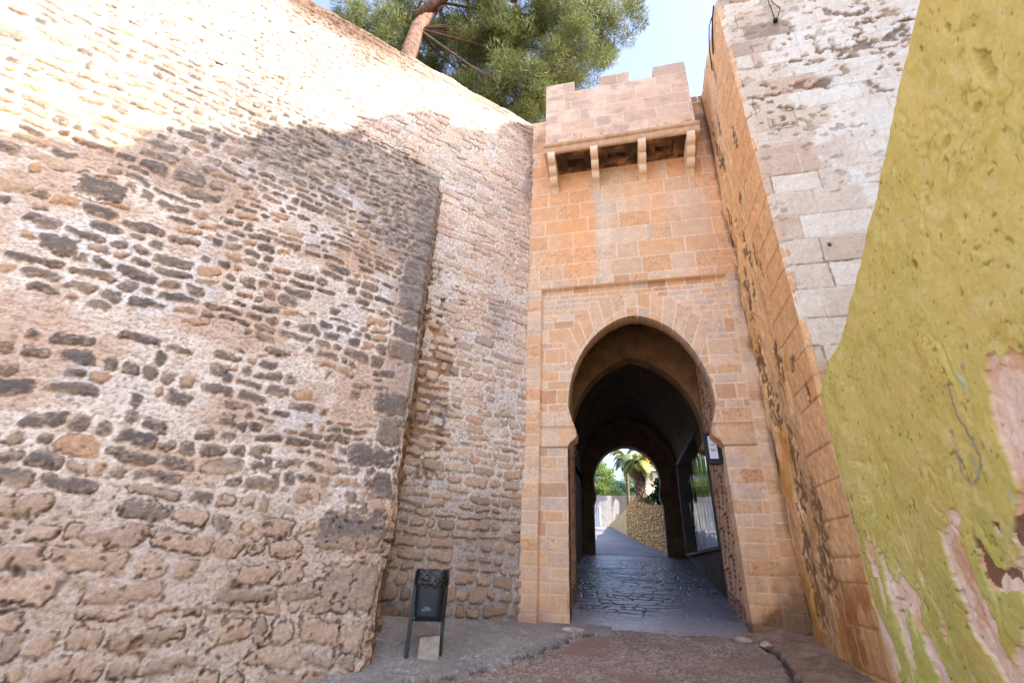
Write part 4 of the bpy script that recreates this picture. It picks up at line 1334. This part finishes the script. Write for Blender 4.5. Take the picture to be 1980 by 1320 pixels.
# ------------------------------------------------------------------ castle hill terrace behind the rampart
bm = new_bm()
prism(bm, [(-1.61, .75), (-11.5, -8.6), (-40, -20), (-40, 8.4), (-1.61, 8.44)], -2, 9.6)
tag(done('hill_terrace', bm, m_noise('hill_earth', (92, 84, 58), (128, 114, 84), 1.2, bump=.6)), kind='structure')
bm = new_bm()
prism(bm, [(9.0, 0), (40, 0), (40, 8.5), (9.0, 8.5)], -2, 8.5)
prism(bm, [(2.6, 8.5), (40, 8.5), (40, 60), (2.6, 60)], -2, 5.0)
tag(done('hill_slope', bm, m_noise('hill_earth2', (92, 84, 58), (128, 114, 84), 1.2, bump=.6)), kind='structure')


# ------------------------------------------------------------------ litter bin
def add_bin():
    t = thing('litter_bin', 'dark green street litter bin on two posts, lined with a black bag', 'bin', (-2.2, -1.9, GP(-2.2, -1.9)))
    Mg = m_noise('bin_paint', (6, 22, 28), (10, 32, 38), 6, rough=.42, bump=.12, bscale=20, spec=.5)
    Mb, ntb, bb = new_mat('bag_plastic')
    bb.inputs['Base Color'].default_value = (.008, .008, .010, 1); bb.inputs['Roughness'].default_value = .2
    nb_ = ntb.nodes.new('ShaderNodeTexNoise'); nb_.inputs['Scale'].default_value = 14; nb_.inputs['Detail'].default_value = 3
    nb_.inputs['Distortion'].default_value = 1.5
    tb = ntb.nodes.new('ShaderNodeTexCoord'); ntb.links.new(tb.outputs['Object'], nb_.inputs['Vector'])
    bpb = ntb.nodes.new('ShaderNodeBump'); bpb.inputs['Strength'].default_value = .9; bpb.inputs['Distance'].default_value = .03
    ntb.links.new(nb_.outputs['Fac'], bpb.inputs['Height']); ntb.links.new(bpb.outputs[0], bb.inputs['Normal'])
    bc = Vector((-2.215, -1.93, 0)); ax = Vector((.97, .24, 0)) * .90; ay = Vector((-.24, .97, 0))
    zb, zt = .23, .70
    ground = GP(bc.x, bc.y)
    bm = new_bm()
    rings = []
    for z, sx, sy in ((zb - .015, .10, .08), (zb, .165, .125), (zb + .04, .172, .13), (zt - .12, .192, .145), (zt, .196, .15), (zt, .185, .14), (zt - .10, .18, .135)):
        ring = []
        for k in range(32):
            a = 2 * math.pi * k / 32
            c_, s_ = math.cos(a), math.sin(a)
            c_ = math.copysign(abs(c_) ** .6, c_); s_ = math.copysign(abs(s_) ** .6, s_)
            ring.append(bm.verts.new(bc + ax * (c_ * sx) + ay * (s_ * sy) + Vector((0, 0, z))))
        rings.append(ring)
    for r0, r1_ in zip(rings[:-1], rings[1:]):
        for k in range(32): bm.faces.new((r0[k], r0[(k + 1) % 32], r1_[(k + 1) % 32], r1_[k]))
    bm.faces.new(rings[0][::-1]); bm.faces.new(rings[-1])
    body = done('body', bm, Mg, t, smooth=True)
    bm = new_bm(); rings = []
    rg = random.Random(3)
    for z, ex in ((zt - .155, .004), (zt - .12, .014), (zt - .07, .012), (zt - .02, .012), (zt + .012, .006), (zt + .012, -.02), (zt - .06, -.03)):
        ring = []
        for k in range(48):
            a = 2 * math.pi * k / 48
            c_, s_ = math.cos(a), math.sin(a)
            c_ = math.copysign(abs(c_) ** .6, c_); s_ = math.copysign(abs(s_) ** .6, s_)
            w = rg.uniform(-.005, .006)
            ring.append(bm.verts.new(bc + ax * (c_ * (.196 + ex + w)) + ay * (s_ * (.15 + ex + w)) + Vector((0, 0, z + rg.uniform(-.009, .009) * (2 if ex == .004 else 1)))))
        rings.append(ring)
    for r0, r1_ in zip(rings[:-1], rings[1:]):
        for k in range(48): bm.faces.new((r0[k], r0[(k + 1) % 48], r1_[(k + 1) % 48], r1_[k]))
    done('bin_bag', bm, Mb, t, smooth=True)
    for sgn in (-1, 1):
        bm = new_bm()
        c = bc + ax * ((.20 if sgn < 0 else .165) * sgn) + ay * (-.02 if sgn < 0 else .15)
        q = []
        for z in (GP(c.x, c.y) - .03, zt - .0 if sgn < 0 else zt - .02):
            for dx_, dy_ in ((-.022, -.022), (.022, -.022), (.022, .022), (-.022, .022)):
                q.append(bm.verts.new(c + ax * (dx_ + (.0 if z > 0.3 else -.02 * (sgn < 0))) + ay * dy_ + Vector((0, 0, z))))
        for f in ((0, 3, 2, 1), (4, 5, 6, 7), (0, 1, 5, 4), (1, 2, 6, 5), (2, 3, 7, 6), (3, 0, 4, 7)): bm.faces.new([q[i] for i in f])
        done('leg', bm, Mg, t, bevel=.004)
    # bottom cross bar
    bm = new_bm()
    tube(bm, [bc + ax * -.19 + Vector((0, 0, zb - .02)), bc + ax * .19 + ay * .05 + Vector((0, 0, zb - .02))], .012, 8)
    done('cross_bar', bm, Mg, t)
    # blue sticker on the left post
    bm = new_bm(); c = bc + ax * -.203 + ay * -.0255 + Vector((0, 0, .51))
    vs = [bm.verts.new(c + ax * (.019 * math.cos(k * math.pi / 8)) + Vector((0, 0, .03 * math.sin(k * math.pi / 8)))) for k in range(16)]
    f = bm.faces.new(vs); ex = bmesh.ops.extrude_face_region(bm, geom=[f])
    for v in ex['geom']:
        if isinstance(v, bmesh.types.BMVert): v.co += ay * -.002
    st = done('sticker', bm, m_noise('sticker_blue', (60, 110, 190), (210, 220, 235), 60, rough=.4, bump=0), t)
    # scratched tag on the front
    strokes = [[(-.075, .0), (-.055, .002)], [(-.075, -.010), (-.055, -.008)], [(-.05, .022), (-.042, .006), (-.034, .024)], [(-.042, .006), (-.043, -.018)],
               [(-.028, .024), (-.020, .006), (-.012, .026)], [(-.020, .006), (-.021, -.022)],
               [(-.004, .018), (-.009, .004), (-.004, -.010), (.003, .004), (-.002, .018)],
               [(.010, .020), (.019, .022), (.012, -.008), (.022, -.007)], [(.038, .016), (.030, .008), (.030, -.004), (.038, -.010)]]
    bm = new_bm()
    for s_ in strokes:
        pts = []
        for a_, b_ in s_:
            k = a_ / .17
            dep = .1395 * (1 - abs(k) ** 3.3) ** (1 / 3.3)
            pts.append(bc + ax * a_ + ay * (-dep - .0005) + Vector((0, 0, zb + .095 + b_ * 1.1)))
        tube(bm, pts, .0022, 5)
    done('scratched_tag', bm, m_noise('white_scratch', (150, 160, 165), (180, 188, 190), 30, bump=0), body)


add_bin()


def rock(name, c, size, seed, mat, label, cat='stone', sub=3, squash=1.0, rot=0):
    bm = new_bm()
    bmesh.ops.create_icosphere(bm, subdivisions=sub, radius=1)
    rg = np.random.RandomState(seed)
    dirs = rg.randn(9, 3); dirs /= np.linalg.norm(dirs, axis=1)[:, None]
    offs = rg.uniform(.55, .85, 9)
    for v in bm.verts:
        p = np.array(v.co)
        for d_, o_ in zip(dirs, offs):
            k = p @ d_ - o_
            if k > 0: p = p - d_ * k * .9
        a = rot
        p = p * np.array(size)
        p = np.array([p[0] * math.cos(a) - p[1] * math.sin(a), p[0] * math.sin(a) + p[1] * math.cos(a), p[2]])
        v.co = Vector(p + np.array(c))
    o = done(name, bm, mat)
    tag(o, label, cat)
    return o


M_rock = m_noise('broken_stone', (168, 140, 112), (206, 180, 156), 9, bump=.7, bscale=35)
# square concrete block below the bin
bm = new_bm()
cb = Vector((-2.235, -1.80, GP(-2.2, -1.80)))
vs = []
for z, k in ((-.05, 1), (.19, .93)):
    for dx_, dy_ in ((-.12, -.10), (.11, -.13), (.125, .10), (-.10, .12)):
        c_, s_ = math.cos(.5), math.sin(.5)
        vs.append(bm.verts.new(cb + Vector(((dx_ * c_ - dy_ * s_) * k, (dx_ * s_ + dy_ * c_) * k, z + (dx_ * .1 if z > 0 else 0)))))
for f in ((0, 3, 2, 1), (4, 5, 6, 7), (0, 1, 5, 4), (1, 2, 6, 5), (2, 3, 7, 6), (3, 0, 4, 7)): bm.faces.new([vs[i] for i in f])
tag(done('stone_block', bm, m_noise('grey_block', (138, 128, 116), (176, 162, 144), 9, bump=.6, bscale=40), bevel=.008), 'square grey stone block standing under the litter bin', 'block')
rock('kerb_stone', (-.80, -.20, GP(-.8, -.2) + .0), (.17, .10, .075), 5, M_rock, 'loose pale stone lying at the left foot of the gateway', rot=.5)
rock('kerb_stone', (1.34, -.06, GP(1.34, -.06) + .01), (.12, .08, .04), 8, M_rock, 'flat pale stone at the right foot of the gateway', rot=-.2)
rock('kerb_stone', (1.56, -.30, GP(1.56, -.3) + .03), (.13, .10, .06), 12, M_rock, 'brownish stone sunk in the gully by the tower foot', rot=.9)

# ------------------------------------------------------------------ beyond the passage
def f_gold(u, z):
    d, r, _ = rubble(u, z, 701, rh=(.07, .13), sw=(.08, .24), gap=.012, rad=.03, warp=.10, wob=.02)
    m = ss(.006, -.014, d)
    c = mix(lin((222, 166, 104)), lin((244, 206, 146)), r[..., 3])
    c = mix(c, lin((176, 128, 80)), ss(.7, .9, r[..., 5]))
    c = mix(lin((150, 114, 74)), c, m)
    return (m - 1) * .03 + (r[..., 1] - .5) * .04, c


ret = thing('retaining_wall', 'golden rubble retaining wall climbing beside the path beyond the arch', 'wall', (.6, 12, 1.7))
P0 = np.array([1.16, 8.47]); P1 = np.array([-.03, 14.9])
Lr = np.linalg.norm(P1 - P0); dr = (P1 - P0) / Lr; nr = np.array([-dr[1], dr[0]])
if nr[0] > 0: nr = -nr


def rtop(u): return np.interp(u, [0, .6, 3.2, 4.6, 5.6, Lr], [2.62, 2.75, 3.15, 3.40, 3.46, 3.32])


def pos_ret(u, t):
    z0_ = .9 + .14 * (P0[1] + dr[1] * u) - .9
    z0_ = .06 + .14 * (P0[1] + dr[1] * u) - .1
    z = z0_ + (rtop(u) - z0_) * t
    p = np.stack([P0[0] + dr[0] * u, P0[1] + dr[1] * u, z], -1)
    n = np.zeros_like(p); n[..., 0] = nr[0]; n[..., 1] = nr[1]
    return p, n


relief('wall_face', np.arange(0, Lr, .03), np.linspace(0, 1, 60), pos_ret, lambda u, t: f_gold(u, pos_ret(u, t)[0][..., 2]), M_rub, ret)
bm = new_bm()
us = np.linspace(0, Lr, 12)
lo = []; hi = []
for off in (-.06, -.5):
    for u_ in us:
        b = P0 + dr * u_ + nr * off
        lo.append(bm.verts.new((b[0], b[1], 0.5))); hi.append(bm.verts.new((b[0], b[1], float(rtop(u_)) - .03)))
n_ = len(us)
for i in range(n_ - 1):
    bm.faces.new((lo[i], lo[i + 1], hi[i + 1], hi[i])); bm.faces.new((lo[n_ + i], lo[n_ + i + 1], hi[n_ + i + 1], hi[n_ + i]))
    bm.faces.new((hi[i], hi[i + 1], hi[n_ + i + 1], hi[n_ + i]))
bm.faces.new((lo[0], hi[0], hi[n_], lo[n_])); bm.faces.new((lo[n_ - 1], hi[n_ - 1], hi[2 * n_ - 1], lo[2 * n_ - 1]))
done('wall_core', bm, M_mass, ret)
# low smooth wall continuing
bm = new_bm()
P2 = np.array([-1.02, 20.9])
d2 = (P2 - P1) / np.linalg.norm(P2 - P1); n2 = np.array([d2[1], -d2[0]]);
if n2[0] < 0: n2 = -n2
q = [P1 + d2 * .02, P2, P2 + n2 * .35, P1 + n2 * .35 + d2 * .02]
lo = [bm.verts.new((a[0], a[1], 1.5)) for a in q]
hi = [bm.verts.new((a[0], a[1], z)) for a, z in zip(q, (3.22, 3.08, 3.08, 3.22))]
bm.faces.new(lo[::-1]); bm.faces.new(hi)
for i in range(4): bm.faces.new((lo[i], lo[(i + 1) % 4], hi[(i + 1) % 4], hi[i]))
tag(done('low_wall', bm, m_noise('tan_render', (196, 160, 108), (214, 184, 136), 3, bump=.3)), 'low smooth tan wall running on from the golden rubble wall', 'wall')
# grey end wall with a pale metal gate
ew = thing('grey_wall', 'stained grey concrete wall closing the far end of the path', 'wall', (-1, 21.2, 3))


def f_grey(x, z):
    c = mix(lin((150, 148, 150)), lin((196, 192, 192)), fbm(x * 1.5, z * .5, 711, 4))
    c = mix(c, lin((70, 66, 64)), ss(.45, .62, fbm(x * 3.5, z * 1.2, 712, 4) + .15 * ss(4.2, 4.7, z)) * ss(-.95, -.7, x) * .85)
    jn = ss(.02, .0, np.minimum(np.abs(x + .82), np.minimum(np.abs(x + 1.35), np.abs(z - 3.9))))
    c = mix(c, lin((100, 96, 96)), jn * .6)
    return (fbm(x * 3, z * 3, 713, 3) - .5) * .02, c


relief('wall_face', np.arange(-5.5, 2.8, .03), np.arange(2.5, 4.72, .03),
       lambda x, z: (np.stack([x, np.full_like(x, 21.2), z], -1), np.broadcast_to(np.array([0, -1., 0]), x.shape + (3,))), f_grey, M_ochre, ew)
bm = new_bm(); box(bm, -5.5, 2.8, 21.23, 21.6, 2.4, 4.70); done('wall_core', bm, M_mass, ew)
gt = thing('metal_gate', 'pale ribbed metal gate left of the grey end wall', 'gate', (-2.0, 21.1, 3.0))
bm = new_bm()
box(bm, -2.9, -1.45, 21.10, 21.14, 3.02, 4.1)
for k in range(12): box(bm, -2.88 + k * .12, -2.84 + k * .12, 21.07, 21.098, 3.04, 4.08)
done('panel', bm, m_noise('pale_metal', (170, 176, 184), (196, 200, 206), 4, rough=.5, bump=.05), gt)

# house up the slope
hs = thing('hill_house', 'cream stone house with a tiled roof up the slope behind the palms', 'house', (4, 30, 5))


def f_house(x, z):
    d, r = ashlar(x, z, np.arange(4, 9.5, .28), (.6, 1.3), 721)
    j = ss(.03, .008, d)
    c = mix(mix(lin((196, 178, 158)), lin((214, 200, 182)), r[..., 2]), lin((150, 136, 122)), j * .5)
    return -j * .01, c


relief('wall', np.arange(1.45, 7, .06), np.arange(4.8, 7.7, .05),
       lambda x, z: (np.stack([x, np.full_like(x, 30.), z], -1), np.broadcast_to(np.array([0, -1., 0]), x.shape + (3,))), f_house, M_ochre, hs)
bm = new_bm(); box(bm, 1.48, 7, 30.04, 36, 4.5, 7.68); done('house_body', bm, M_mass, hs)
bm = new_bm(); prism(bm, [(29.6, 7.7), (33, 9.6), (36.4, 7.7)], 1.2, 7.3, 'x')
done('roof', bm, m_noise('roof_tiles', (172, 150, 130), (200, 182, 164), 8, bump=.8, bscale=14), hs)

# stepped parapet / ramp wall above the retaining wall
bm = new_bm()
prism(bm, [(9.0, 2.4), (9.0, 3.9), (10.5, 4.5), (12.2, 4.6), (12.6, 4.1), (14.0, 3.8), (14.6, 3.4), (14.6, 2.4)], 1.75, 2.0, 'x')
tag(done('ramp_wall', bm, m_noise('grey_render', (150, 134, 116), (190, 172, 150), 4, bump=.4)), 'sloping weathered parapet wall above the golden retaining wall', 'wall')


# ------------------------------------------------------------------ vegetation
def leaf_mat(name, c1, c2, trans=.35):
    m, nt, b = new_mat(name)
    N = nt.nodes; L = nt.links
    at = N.new('ShaderNodeAttribute'); at.attribute_name = 'Col'
    L.new(at.outputs['Color'], b.inputs['Base Color'])
    b.inputs['Roughness'].default_value = .6
    b.inputs['Specular IOR Level'].default_value = .3
    tr = N.new('ShaderNodeBsdfTranslucent')
    L.new(at.outputs['Color'], tr.inputs['Color'])
    mx = N.new('ShaderNodeMixShader'); mx.inputs[0].default_value = trans
    L.new(b.outputs[0], mx.inputs[1]); L.new(tr.outputs[0], mx.inputs[2])
    L.new(mx.outputs[0], N['Material Output'].inputs['Surface'])
    return m


M_leaf = leaf_mat('foliage', None, None)
M_bark = m_noise('pine_bark', (72, 56, 48), (142, 108, 90), 5, bump=1.0, bscale=9)
M_twig = m_noise('twig_bark', (74, 58, 46), (104, 84, 68), 7, bump=.4)


def tufts(name, centers, radii, n_per, length, width, cols, seed, parent, up_bias=.35):
    """needle or leaf clumps: many small blades radiating within each clump"""
    rg = np.random.RandomState(seed)
    K = len(centers); n = K * n_per
    ci = np.repeat(np.arange(K), n_per)
    v = rg.randn(n, 3); v /= np.linalg.norm(v, axis=1)[:, None]
    rr_ = np.array(radii)[ci] * rg.rand(n) ** .45
    p = np.array(centers)[ci] + v * rr_[:, None] * np.array([1, 1, .65])
    d = v + rg.randn(n, 3) * .55; d[:, 2] += up_bias
    d /= np.linalg.norm(d, axis=1)[:, None]
    s = np.cross(d, rg.randn(n, 3)); s /= np.linalg.norm(s, axis=1)[:, None]
    L_ = length * rg.uniform(.6, 1.3, n)[:, None]; W_ = width * rg.uniform(.7, 1.3, n)[:, None]
    q0 = p - s * W_ / 2; q1 = p + s * W_ / 2; q2 = p + d * L_ + s * W_ * .25; q3 = p + d * L_ - s * W_ * .25
    V = np.stack([q0, q1, q2, q3], 1).reshape(-1, 3)
    Q = np.arange(4 * n).reshape(n, 4)
    cc = np.array([lin(c) for c in cols])
    a = rg.rand(K); base = cc[0] * (1 - a[:, None]) + cc[1] * a[:, None]
    col = base[ci] * rg.uniform(.7, 1.35, n)[:, None]
    br = rg.rand(n) < .06
    col[br] = cc[2]
    me = mesh_np(name, V, Q, np.repeat(col, 4, 0), smooth=False)
    return link(name, me, M_leaf, parent)


def tree(name, label, base, trunk, lobes, nclump, n_per, length, width, cols, seed, group=None, rtrunk=.3, clump=.5, limbs=10, shell=.5, extra=()):
    t = thing(name, label, 'tree', base, group)
    rg = np.random.RandomState(seed)
    bm = new_bm()
    n = len(trunk)
    tube(bm, trunk, [rtrunk * (1 - .55 * i / (n - 1)) for i in range(n)], 12)
    cents = []; rad = []
    vol = np.array([l[1][0] * l[1][1] * l[1][2] for l in lobes]) ** .67
    vol = vol / vol.sum()
    for k in range(nclump):
        li = rg.choice(len(lobes), p=vol)
        c, r = lobes[li]
        v = rg.randn(3); v /= np.linalg.norm(v)
        cents.append(np.array(c) + v * np.array(r) * (shell + (1 - shell) * rg.rand()) ** .6); rad.append(clump * rg.uniform(.6, 1.3))
    cents = np.array(cents)
    # limbs and twigs
    bl = new_bm()
    tr = [np.array(p) for p in trunk]
    for li, (c, r) in enumerate(lobes):
        k = rg.randint(max(1, n - 3), n)
        a = tr[k]; c = np.array(c)
        m1 = a * .55 + c * .45 + rg.randn(3) * .35
        tube(bl, [a, m1, c], [rtrunk * .15, rtrunk * .10, rtrunk * .05], 7)
        ds = np.linalg.norm(cents - c, axis=1)
        for j in np.argsort(ds)[:limbs]:
            e = cents[j]
            mm = (c + e) / 2 + rg.randn(3) * .25
            tube(bl, [c, mm, e], [rtrunk * .10, rtrunk * .05, .012], 4, cap=False)
    for e in extra:
        tube(bm, e[0], e[1], 10)
    done('trunk', bm, M_bark, t, smooth=True)
    done('branches', bl, M_twig, t, smooth=True)
    tufts('crown', cents, rad, n_per, length, width, cols, seed + 1, t)
    return t


PINE = [(74, 88, 48), (132, 140, 80), (150, 124, 90)]
# big pine over the rampart
tree('pine_tree', 'large pine with a thick reddish trunk leaning over the top of the rampart wall', (-5.4, .2, 9.6),
     [(-5.3, .1, 9.2), (-5.45, .15, 12.0), (-5.62, .18, 14.4), (-5.55, .25, 16.0), (-5.2, .6, 18.0), (-4.6, 1.2, 20.5)],
     [((-1.2, 2.2, 16.4), (1.9, 1.7, 1.5)), ((.1, 2.0, 17.6), (1.5, 1.5, 1.5)), ((-3.2, 2.4, 15.2), (1.6, 1.5, 1.4)), ((-2.4, 1.8, 13.9), (1.2, 1.2, .9)), ((-4.8, 2.4, 16.6), (1.7, 1.6, 1.5)),
      ((-6.8, 1.2, 16.8), (1.7, 1.5, 1.5)), ((-8.0, .3, 16.2), (1.3, 1.2, 1.2)), ((-2.6, 1.2, 18.0), (2.0, 1.5, 1.3)), ((-5.5, 1.2, 19.3), (2.4, 2.0, 1.4)), ((-1.0, 2.0, 19.8), (2.0, 1.8, 1.4)),
      ((-4.2, 2.2, 14.2), (1.1, 1.1, .9)), ((-1.5, 2.2, 14.9), (1.1, 1.1, .8)), ((-3.4, 1.0, 16.4), (1.2, .8, .8)), ((-4.2, 1.6, 17.4), (1.3, .8, .8)), ((-6.6, .6, 15.6), (.8, .7, .7))],
     760, 300, .14, .017, PINE, 31, rtrunk=.32, clump=.40, limbs=16, shell=.35,
     extra=[([(-5.6, .2, 16.6), (-4.8, .3, 17.6), (-3.8, .4, 18.0), (-2.6, .6, 18.3), (-1.0, 1.0, 18.6)], [.17, .14, .11, .08, .04])])
# trees seen through the passage
FAR = [(96, 120, 62), (140, 158, 92), (120, 120, 80)]
tree('pine_tree', 'light green pine at the left beyond the grey end wall, seen through the arch', (-3.4, 33, 3.1),
     [(-3.4, 33, 3.0), (-3.3, 33, 5.5), (-3.4, 33, 7.5)], [((-3.2, 33, 7.4), (2.2, 2, 1.9)), ((-2.2, 33, 5.9), (1.5, 1.5, 1.2)), ((-4.6, 33, 6.2), (1.8, 1.8, 1.6)), ((-3.0, 33, 9.2), (1.6, 1.4, 1.0))],
     190, 120, .34, .06, FAR, 41, group=None, rtrunk=.22, clump=.55, limbs=8)
tree('pine_tree', 'bluish green pine farther off, between the light pine and the palms', (0, 40, 3.1),
     [(0, 40, 3.0), (0.1, 40, 5.5), (0, 40, 7.5)], [((-.2, 40, 7.9), (1.7, 1.5, 1.3)), ((.9, 40, 6.6), (1.6, 1.5, 1.1))],
     90, 120, .36, .07, [(92, 124, 96), (136, 162, 124), (120, 130, 100)], 43, rtrunk=.2, clump=.55, limbs=8)


def palm(label, base, h, r, lean, nf, fl, cols, seed, rough, dates=False):
    t = thing('palm_tree', label, 'palm', base, None)
    rg = np.random.RandomState(seed)
    bm = new_bm()
    b = Vector(base)
    pts = [b + Vector((lean * k * k / 100., 0, h * k / 10.)) for k in range(11)]
    tube(bm, pts, [r * (1.1 if k % 2 else 1.0) if rough else r * (1.05 - .02 * k) for k in range(11)], 12)
    if rough:   # old leaf bases
        for k in range(150):
            a = k * 2.4; z = h * k / 150.
            c = b + Vector((lean * (z / h) ** 2, 0, z)) + Vector((math.cos(a), math.sin(a), 0)) * r
            tube(bm, [c, c + Vector((math.cos(a) * .09, math.sin(a) * .09, .10))], [.06, .02], 5)
    done('trunk', bm, m_noise('palm_bark', (76, 62, 52), (124, 102, 86), 8, bump=.8, bscale=14), t)
    top = b + Vector((lean, 0, h))
    V = []; Q = []; C = []
    cl = [lin(c) for c in cols]
    for f in range(nf):
        a = f * 2.399 + rg.rand() * .3; el = rg.uniform(-.3, 1.25)
        hd_ = np.array([math.cos(a), math.sin(a), 0])
        p = np.array(top); d = hd_ * math.cos(el) + np.array([0, 0, math.sin(el)])
        L_ = fl * rg.uniform(.8, 1.1); st = 16
        col = cl[0] * (1 - rg.rand()) + cl[1] * rg.rand() + .01
        for k in range(st):
            d = d + np.array([0, 0, -.085 - .01 * k]); d /= np.linalg.norm(d)
            pn = p + d * L_ / st
            side = np.cross(d, [0, 0, 1.]); side /= np.linalg.norm(side) + 1e-6
            ll = .42 * fl / 2 * math.sin(math.pi * (k + 1.5) / (st + 2)) + .05
            for j in range(2):
                o_ = p + (pn - p) * j * .5
                for sg_ in (-1, 1):
                    tip = o_ + side * sg_ * ll * .85 + d * ll * .45 + np.array([0, 0, -.35 * ll])
                    w = d * .028
                    i0 = len(V); V += [o_ - w, o_ + w, tip + w * .3, tip - w * .3]; Q.append([i0, i0 + 1, i0 + 2, i0 + 3]); C += [col * rg.uniform(.8, 1.25)] * 4
            i0 = len(V); s2 = np.array([0, 0, .02]); V += [p - s2, pn - s2, pn + s2, p + s2]; Q.append([i0, i0 + 1, i0 + 2, i0 + 3]); C += [lin((150, 140, 80))] * 4
            p = pn
    link('fronds', mesh_np('fronds', np.array(V), np.array(Q), np.array(C), smooth=False), M_leaf, t)
    if dates:
        bm = new_bm()
        for k in range(60):
            a = rg.rand() * 1.2 - .9
            c = top + Vector((math.cos(a), -.5 + .3 * math.sin(a), 0)) * rg.uniform(.15, .5) + Vector((0, 0, rg.uniform(-.35, .3)))
            tube(bm, [top + Vector((0, 0, .15)), (top + c) / 2 + Vector((0, 0, .25)), c], [.02, .02, .045], 5)
        done('date_clusters', bm, m_noise('orange_dates', (226, 140, 30), (240, 176, 60), 10, bump=.2), t)


palm('slender palm with a smooth thin trunk, left of the stout palm', (.13, 20, 2.9), 3.75, .10, .02, 26, 1.15, [(104, 120, 76), (150, 158, 112)], 51, False)
palm('stout palm with a rough thick trunk and orange date clusters', (.72, 17, 2.35), 3.35, .19, .05, 30, 1.2, [(84, 100, 54), (140, 146, 80)], 52, True, True)
# ivy bush on the parapet
t = thing('ivy_bush', 'dark green ivy bush hanging over the retaining wall', 'bush', (1.35, 12, 3.1))
rg = np.random.RandomState(9)
cs = [np.array([1.45, 11.5, 3.5]) + rg.randn(3) * np.array([.18, .5, .28]) for k in range(40)]
tufts('leaves', cs, [.22] * 40, 90, .07, .07, [(22, 48, 24), (44, 74, 36), (60, 80, 40)], 10, t)
bm = new_bm()
for k in range(8): tube(bm, [(1.45, 11.5, 3.0), tuple(cs[k])], [.03, .01], 5)
done('stems', bm, M_twig, t)
cs = [np.array([*(P0 + dr * u_ - nr * .22), float(rtop(u_)) + .04]) for u_ in np.linspace(2.5, Lr, 14)]
tag(tufts('verge_plants', cs, [.13] * 14, 50, .12, .02, [(120, 104, 60), (80, 76, 44), (60, 60, 40)], 12, None), 'sparse tufts of dry plants along the top of the golden wall', 'plants', kind='stuff')

for o in list(bpy.data.objects):
    b = o.name.split('.')[0]
    if o.parent is None and b in ('pine_tree', 'palm_tree', 'kerb_stone'):
        o['group'] = {'pine_tree': 'pine trees', 'palm_tree': 'palm trees beyond the arch', 'kerb_stone': 'loose stones at the gate foot'}[b]
